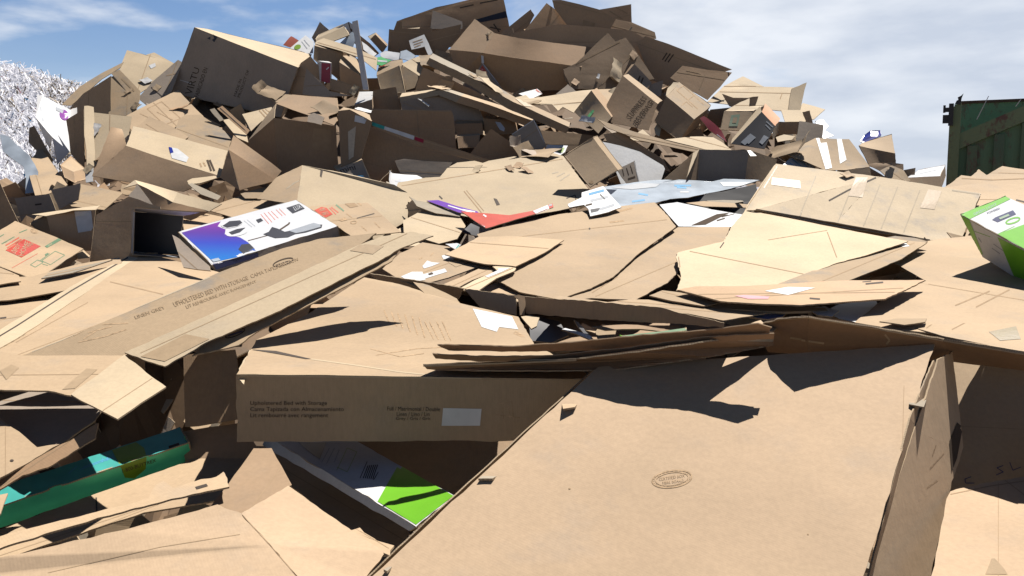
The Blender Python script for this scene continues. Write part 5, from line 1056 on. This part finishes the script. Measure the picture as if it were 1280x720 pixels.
lab(t,[(554,510),(602,511),(600,532),(552,532)]); marks(t,[[(556,514),(600,515)],[(557,519),(585,519)],[(557,524),(590,525)],[(560,529),(596,530)]],w=.7,mat='mesh_grey',name='printed_text')
marks(t,[[(622,505),(640,502),(642,525)],[(628,510),(630,528)],[(636,508),(638,524)],[(618,518),(650,522)]],w=.9,mat='faded_ink',name='printed_drawing')
lab(t,[(591,386),(640,396),(648,412),(624,409),(621,415),(602,409)],label='white torn shipping label')
for x in (487,496,504,513,522,531): marks(t,[[(x-7,388+(x-487)*.2),(x,404+(x-487)*.42)]],w=1.6,mat='faded_ink',name='printed_text')
for x in (535,541,550,557): marks(t,[[(x-4,402),(x+7,424+(x-535)*.1)]],w=1.2,mat='faded_ink',name='printed_text')
marks(t,[[(644,414),(656,421)],[(642,416),(653,421)]],w=1.6,mat='faded_ink')
marks(t,[[(463,436),(500,446),(530,442)],[(470,444),(520,436),(556,434)]],w=.9,mat='faded_ink',name='printed_drawing')
poly_decal(t,[[(312,437),(345,439),(389,449),(382,449),(340,441.5)]],'slot','tear','dark tear across the top'); marks(t,[[(389,449),(440,456),(500,465),(548,470)]],w=1.5,mat='cream',name='torn_edge')
marks(t,[[(300,469.5),(380,470.5),(480,471.5),(602,473)]],w=1.8,mat='cream',name='torn_edge')
RIP_=S('cardboard_flap','ripped pale corner flap on the left front corner of the bed carton',[(297,470),(302,455),(312,438),(345,440),(388,450),(440,458),(420,470),(350,470),(308,471),(304,480)],'1.4',off=0,mat='cream',ref=480,dd=3.06,amp=1.2,cat='torn flap')
adopt(BED_,[(RIP_,'torn_flap')])
# ---- overhanging sheets
t=S('cardboard_sheet','topmost thin sheet of the overhanging stack, pointing left over the bed carton',[(545,432),(560,432),(640,434),(700,430),(800,420),(870,414),(948,405),(965,409),(960,418),(870,423),(760,438),(650,440),(560,439)],'-0.4',off=0,mat='shaded_brown',kx=-.03,edge='brown',ref=441,dd=3.02,amp=.4,th=.004)
t=S('cardboard_sheet','second thin sheet of the overhanging stack',[(542,443),(600,446),(680,446),(780,436),(890,421),(967,418),(968,424),(890,428),(780,444),(680,452),(600,452),(545,449)],'-0.3',off=0,mat='shaded_brown',kx=-.03,edge='brown',ref=452,dd=3.0,amp=.4,th=.004)
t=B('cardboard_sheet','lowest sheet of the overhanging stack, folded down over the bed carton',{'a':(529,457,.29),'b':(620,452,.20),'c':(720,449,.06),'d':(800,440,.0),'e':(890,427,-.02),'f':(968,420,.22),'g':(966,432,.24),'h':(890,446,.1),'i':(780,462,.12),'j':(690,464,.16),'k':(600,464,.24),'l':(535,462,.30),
  'm':(955,421,.75),'n':(720,448,.75),'o':(560,456,.5)},'abcdefghijkl:shaded_brown acno:brown cemn:brown afmno:brown'.replace('afmno','aofm').replace('aofm:brown','ofme:brown').replace(' ofme:brown',''),off=2.87,cat='cardboard sheet',amp=.4,th=.005)
poly_decal(t,[[(921,421),(967,420),(966,427),(922,426)]],'grey_board','corrugated_edge')
for k in range(11): pass
marks(t,[[(923+4*k,422.2),(923+4*k,425.6)] for k in range(11)],w=1,mat='slot',name='flutes')
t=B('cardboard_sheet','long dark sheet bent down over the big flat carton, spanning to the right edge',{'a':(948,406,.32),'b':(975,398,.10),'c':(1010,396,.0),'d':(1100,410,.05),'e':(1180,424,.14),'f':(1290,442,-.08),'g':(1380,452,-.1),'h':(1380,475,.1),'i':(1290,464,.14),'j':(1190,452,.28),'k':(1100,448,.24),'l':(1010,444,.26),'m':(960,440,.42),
  'n':(1000,396,.6),'o':(1100,410,.6),'p':(1240,432,.62),'q':(1380,450,.62)},'abclm:shaded_brown cdkl:shaded_brown dejk:shaded_brown efij:shaded_brown fghi:shaded_brown cnod:kraft dope:kraft epqf:kraft',off=2.95,cat='cardboard sheet',amp=.3,th=.006)
marks(t,[[(988,422),(1002,424)],[(1002,425),(1030,429)],[(1106,418),(1112,425),(1108,430)]],w=2.4,mat='kraft',name='torn_spot'); marks(t,[[(950,407),(975,399.5),(1010,397.5),(1100,412),(1180,426),(1280,443)]],w=1.4,mat='kraft',name='pale_edge')
S('cardboard_scrap','crumpled corner of card between the overhanging stack and the long dark sheet',[(938,404),(950,400),(956,405),(972,408),(965,414),(945,410)],'1.3',off=0,mat='kraft',ref=414,dd=3.12,cat='cardboard scrap',amp=3)
# ---- the big flat carton in the right foreground
t=B('flat_carton','huge smooth tan flat carton filling the right foreground, with a small round seal',
 {'a':(748,458,.90),'b':(640,560,.46),'c':(548,640,.20),'d':(462,724,.0),'e':(440,800,-.12),'f':(1060,800,-.22),'g':(1078,724,-.06),'h':(1112,620,.22),'i':(1138,520,.52),'j':(1168,430,.98),
  'k':'d+d-d','l':'d+d-d'},
 'adgj:clean_kraft degf:clean_kraft',off=2.12,cat='flat carton',amp=.12,th=.006,n=24,hidden=False)
FLAT=t; t.lift=.0012
e0=840;f0=599
ring(t,e0,f0,25,10.5,-8,1.6,'faded_ink'); ring(t,e0,f0,20.5,8,-8,.9,'faded_ink')
text_decal(t,'CERTIFIED BOX',[(824,597),(856,592),(856,596),(824,601)],'faded_ink'); text_decal(t,'FIBRE BOARD',[(828,602),(855,598.5),(854,602),(829,605.5)],'faded_ink')
for k in range(26):
    a=k*360/26; c=ellipse(e0,f0,22.7,9.2,-8,a,a+5,2); marks(t,[[c[0],c[-1]]],w=1.5,mat='faded_ink',name='printed_letters')
crease(t,[(1130,482),(1128,560),(1118,600)],w=.7,mat='crease_soft'); poly_decal(t,[ellipse(712,611,1.6,1,n=6)],'faded_ink','speck'); poly_decal(t,[ellipse(1010,668,1.3,.8,n=6)],'faded_ink','speck')
TABS=[]
TABS.append(S('cardboard_tab','small torn tab lying on the left edge of the huge flat carton, upper one',[(704,500),(724,487),(742,486),(731,497),(718,508),(703,510)],'1.4',off=0,mat='kraft',ref=510,dd=2.745,cat='cardboard tab',th=.006))
TABS.append(S('cardboard_tab','longer torn tab on the left edge of the huge flat carton, middle one',[(598,598),(622,584),(650,567),(640,582),(618,598)],'1.0',off=0,mat='grey_board',ref=598,dd=2.455,cat='cardboard tab',th=.006))
TABS.append(S('cardboard_tab','narrow torn tab at the bottom left edge of the huge flat carton',[(480,712),(492,702),(514,682),(506,694),(484,714)],'.8',off=0,mat='grey_board',ref=714,dd=2.115,cat='cardboard tab',th=.006))
TABS.append(S('cardboard_tab','greenish tape tab at the upper right corner of the huge flat carton',[(1137,505),(1140,478),(1162,476),(1156,508)],'1.6',off=0,mat='grey_board',ref=508,dd=2.69,cat='tape tab',th=.004))
# left wall of the flat carton, in shade
WALL_=B('carton_wall','thin left edge wall of the huge flat carton in shadow',{'a':(744,460,.0),'b':(546,640,-.68),'c':(458,724,-.88),'d':(448,740,-.86),'e':(540,652,-.66),'f':(744,472,.02)},'abef:brown bcde:brown',off=3.04,cat='carton wall',amp=.1,th=.004)
# right side of the flat carton
def invD(P,x,y):      # depth on the plane through three measured corners
    (x0,y0,d0),(x1,y1,d1),(x2,y2,d2)=P; u0,u1,u2=1/d0,1/d1,1/d2
    det=(x1-x0)*(y2-y0)-(x2-x0)*(y1-y0); bx=((u1-u0)*(y2-y0)-(u2-u0)*(y1-y0))/det; by=((x1-x0)*(u2-u0)-(x2-x0)*(u1-u0))/det
    return 1/(u0+bx*(x-x0)+by*(y-y0))
PL_=[(1172,450,3.0),(1086,742,2.14),(1190,604,2.80)]
pt_=lambda x,y: (x,y,invD(PL_,x,y)-2.08)
SIDE_=t=B('carton_side','outer right side panel of the huge flat carton with a torn upper edge',
 {'a':pt_(1172,450),'b':pt_(1143,540),'c':pt_(1109,650),'d':pt_(1083,742),'e':pt_(1066,800),'f':pt_(1150,800),'g':pt_(1164,724),'h':pt_(1190,604),'i':pt_(1204,560),'j':pt_(1190,440)},
 'ajib:clean_kraft bihc:clean_kraft chgd:clean_kraft dgfe:clean_kraft',off=2.08,cat='carton side',amp=.35,th=.006)
poly_decal(t,[[(1186,552),(1196,528),(1203,534),(1196,572),(1189,590)]],'ink','printed_marks')
marks(t,[[(1165,570),(1170,556)],[(1162,586),(1180,566)],[(1158,610),(1172,600)]],w=.8)
FLAP_=B('carton_flap','dark inner flap standing between the flat carton top and its outer side',
 {'a':(1168,448,.95),'b':(1140,524,.55),'c':(1108,640,.22),'d':(1082,735,.02),'e':(1090,740,.10),'f':(1118,645,.32),'g':(1150,535,.62),'h':(1176,450,1.0)},'abgh:brown bcfg:brown cdef:brown',off=2.10,cat='carton flap',amp=.6,th=.005)
adopt(FLAT,[(c,'tab') for c in TABS]+[(WALL_,'edge_wall'),(SIDE_,'side_panel'),(FLAP_,'inner_flap')])
# right edge sheet in shadow
t=S('cardboard_sheet','tan sheet in deep shadow at the right frame edge with handwriting',[(1190,447),(1240,455),(1400,462),(1400,600),(1290,596),(1240,604),(1190,614),(1180,560)],'0.3',off=0,mat='kraft',ref=600,dd=3.0,amp=.3)
marks(t,[[(1214,596),(1206,599),(1207,604),(1218,604)],[(1254,582),(1246,585),(1254,590),(1245,594)],[(1262,578),(1266,588),(1276,584)]],w=1.0,mat='navy',name='handwriting')
t=S('cardboard_sheet','smooth sunlit tan sheet in the bottom right corner',[(1187,614),(1230,604),(1290,594),(1400,580),(1400,820),(1150,820),(1164,722)],'.48',off=0,mat='clean_kraft',ref=720,dd=1.85,amp=.25,n=14)
crease(t,[(1188,618),(1236,608),(1290,600)],w=1.2); crease(t,[(1256,600),(1282,620)],w=1)
S('cardboard_scrap','small dark triangular torn point at the bottom right corner',[(1230,722),(1238,697),(1243,697),(1262,722),(1262,740),(1230,740)],'0.3',off=0,mat='dirty_kraft',ref=740,dd=2.15,cat='cardboard scrap',th=.012)
# ---- lower left
S('cardboard_sheet','dark sheet in shade under the wide taped flap, left',[(-80,486),(6,488),(60,489),(90,495),(128,512),(118,526),(72,558),(48,560),(0,525),(-80,515)],'0.75',off=0,mat='slate_board',ref=560,dd=3.05,amp=.6)
S('cardboard_sheet','short sunlit sheet with a nail hole at the left frame edge',[(-80,505),(0,522),(48,559),(74,556),(30,582),(0,598),(-80,650)],'0.5',off=0,mat='kraft',ref=640,dd=2.55,amp=.4)
poly_decal(ALL[-1],[ellipse(15,576,2.5,1.5,0,n=8)],'slot','hole')
S('cardboard_sheet','dark curled sheet below the short sunlit sheet at the left frame edge',[(-80,652),(0,599),(34,580),(74,557),(96,545),(122,528),(118,548),(84,570),(60,584),(28,594),(0,612),(-80,664)],'0.3',off=0,mat='russet',ref=640,dd=2.62,amp=.7)
t=B('long_carton','long teal and green printed carton lying in the shade at the lower left',
 {'a':(-60,628,-.05),'b':(30,596,.1),'c':(224,534,.62),'d':(235,553,.52),'e':(18,627,.0),'f':(-60,652,-.15),'g':(239,575,.55),'h':(0,660,-.02),'i':(-60,682,-.12),'j':(232,560,.75)},
 'acdf:teal fdgi:sea_green cjgd:sea_green',off=2.93,cat='green carton',mat='teal',amp=.08)
t.lift=.0012
poly_decal(t,[[(140,563),(170,553),(180,560),(183,570),(150,582)]],'olive','printed_spot'); poly_decal(t,[[(150,582),(183,571),(182,586),(168,598),(156,597)]],'olive','printed_spot')
text_decal(t,'1-800-BUYTREX',[(152,586),(194,573),(195,577),(153,591)],'ink')
marks(t,[[(86,592),(96,583)],[(100,587),(142,572)],[(104,584),(140,571)],[(128,578),(128,572)],[(134,576),(134,570)],[(141,574),(141,567)]],w=.8,mat='sky_blue',name='printed_text'); marks(t,[[(211,559),(224,555)]],w=3,mat='slot',name='slot')
S('cardboard_scrap','small tan torn point at the left frame edge beside the teal carton',[(-20,618),(0,619),(11,617),(0,642),(-20,640)],'1.0',off=0,mat='kraft',ref=642,dd=2.35,cat='cardboard scrap')
t=S('cardboard_sheet','flat grey sheet in shade under the teal carton',[(-80,690),(0,662),(120,616),(240,574),(318,556),(324,600),(290,622),(180,640),(0,700),(-80,730)],'0.62',off=0,mat='kraft',ref=700,dd=2.5,amp=.4)
crease(t,[(120,616),(121,640)],w=2,mat='slot')
t=S('cardboard_sheet','torn tan strip with a ragged upper edge and a slot, lower left',[(-80,694),(0,670),(100,646),(170,628),(186,622),(196,606),(204,601),(216,610),(250,600),(272,596),(280,590),(287,608),(270,612),(215,624),(150,641),(70,664),(0,686),(-80,712)],'0.5',off=0,mat='kraft',ref=700,dd=2.2,amp=.7,tear=.007,n=16)
poly_decal(t,[[(244,609),(258,605),(260,608),(246,612)]],'slot','slot')
t=B('unfolded_carton','big sunlit tan carton filling the bottom left corner, folded along one line',
 {'a':(-80,726,.0),'b':(0,698,.06),'c':(150,664,.18),'d':(272,632,.32),'e':(302,642,.30),'f':(338,682,.17),'g':(378,728,.04),'h':(440,810,-.13),'i':(-80,810,-.15),
  'j':(361,607,.55),'k':(420,650,.40),'l':(482,690,.22),'m':(455,724,.10),'n':(452,800,-.06)},'abcdefghi:clean_kraft ejklmnhgf:clean_kraft',off=2.06,cat='cardboard sheet',amp=.22,n=22)
crease(t,[(303,644),(338,682),(376,726)],w=1.2,mat='crease_soft'); crease(t,[(60,716),(200,684),(300,668)],w=.8,mat='crease_soft')
S('cardboard_scrap','torn ragged scrap caught between the folded flap and the huge flat carton',[(432,664),(446,660),(470,672),(490,680),(484,692),(462,682)],'1',off=0,mat='kraft',ref=692,dd=2.25,cat='cardboard scrap',tear=.02,amp=4)
t=S('cardboard_sheet','dark sheet in shade leaning behind the bottom left flaps',[(262,634),(284,606),(318,560),(340,560),(365,606),(340,622),(302,642)],'0.5',off=0,mat='brown',ref=642,dd=2.62,amp=.5)
S('cardboard_sheet','deep shaded carton wall under the bed carton, left part',[(225,540),(300,528),(320,560),(330,620),(240,620)],'0.3',off=0,mat='brown',ref=620,dd=3.3)
S('cardboard_sheet','dark sloping sheet under the white and green carton',[(318,556),(350,558),(505,650),(520,690),(480,692),(420,652),(362,606)],'0.9',off=0,mat='brown',ref=690,dd=2.75)
# white and green long box
t=B('printed_carton','long white carton with lime green end and barcode, below the bed carton',
 {'a':(334,545,.62),'b':(425,540,.84),'c':(568,620,-.18),'d':(520,658,-.30),'e':(506,650,-.2),'f':(512,664,-.28),'g':(328,556,.60)},'abcde:white_board'.replace('abcde','abcd')+' adfg:white_board',off=2.95,cat='green carton',amp=.08,mat='white_board')
t.lift=.0012
poly_decal(t,[[(498,581),(567,620),(520,656),(472,627)]],'lime','printed_band')
marks(t,[[(460+k*2.4,582-k*.2),(454+k*2.4,598+k*.2)] for k in range(6)],w=1.2,mat='ink',name='barcode'); marks(t,[[(459,577),(450,598)],[(473,590),(467,600)]],w=.9,mat='ink')
poly_decal(t,[[(372,553),(408,553),(400,574),(392,570)]],'black_print','printed_picture'); marks(t,[[(421,588),(434,560),(446,565),(434,590),(421,584)]],w=.8,mat='olive',name='printed_box'); marks(t,[[(412,560),(402,578)],[(418,560),(408,580)],[(424,562),(418,578)]],w=.9,mat='mesh_grey',name='printed_text'); marks(t,[[(372,552),(400,575)]],w=.8,mat='mesh_grey')
S('cardboard_sheet','deep shaded brown panel at the back of the hole below the bed carton',[(420,545),(745,545),(700,600),(560,660),(480,640)],'0.4',off=0,mat='brown',ref=660,dd=3.35)

# ---- fold lines scored into the bigger sheets
crease(FLAT,[(640,598),(905,602),(1112,600)],w=.8,mat='crease_soft') if False else None
rr=random.Random(3)
def clip(px,cx,cy,dx,dy):
    ts=[]
    for a,b in zip(px,px[1:]+px[:1]):
        ex,ey=b[0]-a[0],b[1]-a[1]; den=dx*ey-dy*ex
        if abs(den)<1e-6: continue
        t_=((a[0]-cx)*ey-(a[1]-cy)*ex)/den; u_=((a[0]-cx)*dy-(a[1]-cy)*dx)/den
        if 0<=u_<=1: ts.append(t_)
    neg=[x for x in ts if x<0]; pos=[x for x in ts if x>0]
    return (max(neg),min(pos)) if neg and pos else None
for t in ALL:
    px=getattr(t,'px',None)
    if not px or t.mat not in ('kraft','cream','brown','russet','dirty_kraft','clean_kraft','slate_board','grey_board'): continue
    w_=max(p[0] for p in px)-min(p[0] for p in px); h_=max(p[1] for p in px)-min(p[1] for p in px)
    if max(w_,h_)<42 or min(w_,h_)<14: continue
    e_=sorted(zip(px,px[1:]+px[:1]),key=lambda ab:-math.hypot(ab[0][0]-ab[1][0],ab[0][1]-ab[1][1]))
    cx=sum(p[0] for p in px)/len(px); cy=sum(p[1] for p in px)/len(px)
    for k in range(1 if max(w_,h_)<230 or rr.random()<.5 else 2):
        a,b=e_[k]; l=math.hypot(b[0]-a[0],b[1]-a[1]); dx,dy=(b[0]-a[0])/l,(b[1]-a[1])/l
        o_=rr.uniform(-.22,.22)*min(w_,h_); c=clip(px,cx-dy*o_,cy+dx*o_,dx,dy)
        if not c: continue
        x,y=cx-dy*o_,cy+dx*o_
        p=(x+dx*c[0]*.96,y+dy*c[0]*.96); q=(x+dx*c[1]*.96,y+dy*c[1]*.96)
        crease(t,[p,((p[0]+q[0])/2,(p[1]+q[1])/2),q],w=.9,mat='crease_soft')

# ---- the field goes on to both sides of what the photograph shows
rr=random.Random(77)
for i in range(46):
    side_=1 if i%2 else -1
    px=rr.uniform(1340,1640) if side_>0 else rr.uniform(-360,-60)
    py=rr.uniform(250,640); D_=Dp(py)-rr.uniform(.25,.5); w_=rr.uniform(.5,1.1); l_=w_*rr.uniform(.4,.8)
    c=W(px,py,D_); c.z=core_pt(px,py,0).z+.14 if py>400 else c.z
    n=Vector((rr.gauss(0,.12),rr.gauss(-.12,.12),1)).normalized(); a=rr.uniform(0,3.14)
    u=Vector((math.cos(a),math.sin(a),0)); u=(u-n*u.dot(n)).normalized(); v=n.cross(u)
    P=[c+u*w_/2+v*l_/2,c-u*w_/2+v*l_/2,c-u*w_/2-v*l_/2,c+u*w_/2-v*l_/2]
    if any(abs((p.x/p.y)*FPX)<665 and p.y>.5 for p in P): continue
    mb=MB(); SEED[0]+=1; mb.slab(P,None,rr.choice(['kraft','kraft','cream','brown','dirty_kraft']),8,.006,.012*w_,1.3/w_,SEED[0],.006,toward=c+n)
    o=mb.build('cardboard_sheet',smooth=True); set_origin(o,c.copy()); tag(o,'flattened tan cardboard sheet lying beyond the side edge of the view','cardboard sheet','sheets beyond the edges of the view')

# ---- loose torn scraps that have come to rest all over the heap
V_=[];F_=[]
for t in ALL:
    k=len(V_); V_+=[Vector(v) for v in t.mb_v]; F_+=[tuple(k+i for i in f) for f in t.mb_f]
BV=BVHTree.FromPolygons(V_,F_)
rr=random.Random(21); made=0; tries=0
while made<36 and tries<4000:
    tries+=1
    y=rr.uniform(5.2,12.8); x=rr.uniform(-.56,.5)*y
    h=BV.ray_cast(Vector((x,y,9)),Vector((0,0,-1)))
    if h[0] is None or h[1].z<.35 and rr.random()<.7: continue
    p=h[0]; n=h[1] if h[1].z>0 else -h[1]
    n=(n+Vector((rr.gauss(0,.25),rr.gauss(-.15,.25),.1))).normalized()
    # keep the printed things clear
    hh=(p-CAMP); px=640+hh.x/hh.y*FPX; py=240-hh.z/hh.y*FPX
    big=rr.random()<.4 and py<205; s=rr.uniform(.13,.22) if big else rr.uniform(.04,.10)
    if 190<px<300 and 140<py<225 or 800<px<1000 and 90<py<190 or 700<px<860 and 170<py<270: continue
    if py<skyl(px)-2+(25 if big else 0) or py>330 or py>222 or 215<px<500 and 240<py<345 or px>1130 and py>200: continue
    u=n.orthogonal().normalized(); v=n.cross(u); a=rr.uniform(0,6.28); u,v=u*math.cos(a)+v*math.sin(a),v*math.cos(a)-u*math.sin(a)
    c=p+n*(.012+s*.12); asp=rr.uniform(.3,.8)
    m=rr.choice(['kraft','kraft','cream','brown','dirty_kraft','russet','slate_board'] if big else ['kraft','cream','brown','paper','dirty_kraft','white_board'])
    A,B_,C_,D_=c+u*s+v*s*asp,c-u*s*rr.uniform(.8,1)+v*s*asp*rr.uniform(.7,1),c-u*s-v*s*asp,c+u*s*rr.uniform(.7,1)-v*s*asp
    mb=MB(); SEED[0]+=1
    mb.slab([A,B_,C_,D_],None,m,5,.005,.12*s,1.6/s,SEED[0],.1*s,toward=c+n)
    if big:      # a bent-up flap along one side
        w=(n*rr.uniform(.5,1)+u*rr.uniform(.2,.9)).normalized()*s*rr.uniform(.4,.8)
        mb.slab([A,D_,D_+w,A+w*rr.uniform(.8,1.1)],None,m,4,.005,.12*s,1.6/s,SEED[0],.05*s,toward=c+n*5)
    if m in('paper','white_board'): nm,lb,ct,gr='paper_scrap','small crumpled white scrap lying loose among the cartons of the heap','paper scrap','loose white scraps on the heap'
    elif big: nm,lb,ct,gr='torn_cardboard','bent piece of torn brown cardboard with one flap turned up, loose on the heap','torn cardboard','bent torn pieces lying on the heap'
    else: nm,lb,ct,gr='cardboard_scrap','hand sized torn brown cardboard scrap lying loose on the heap','cardboard scrap','small torn scraps lying on the heap'
    o=mb.build(nm,smooth=True); set_origin(o,p.copy()); tag(o,lb,ct,gr); made+=1
print('scraps',made)
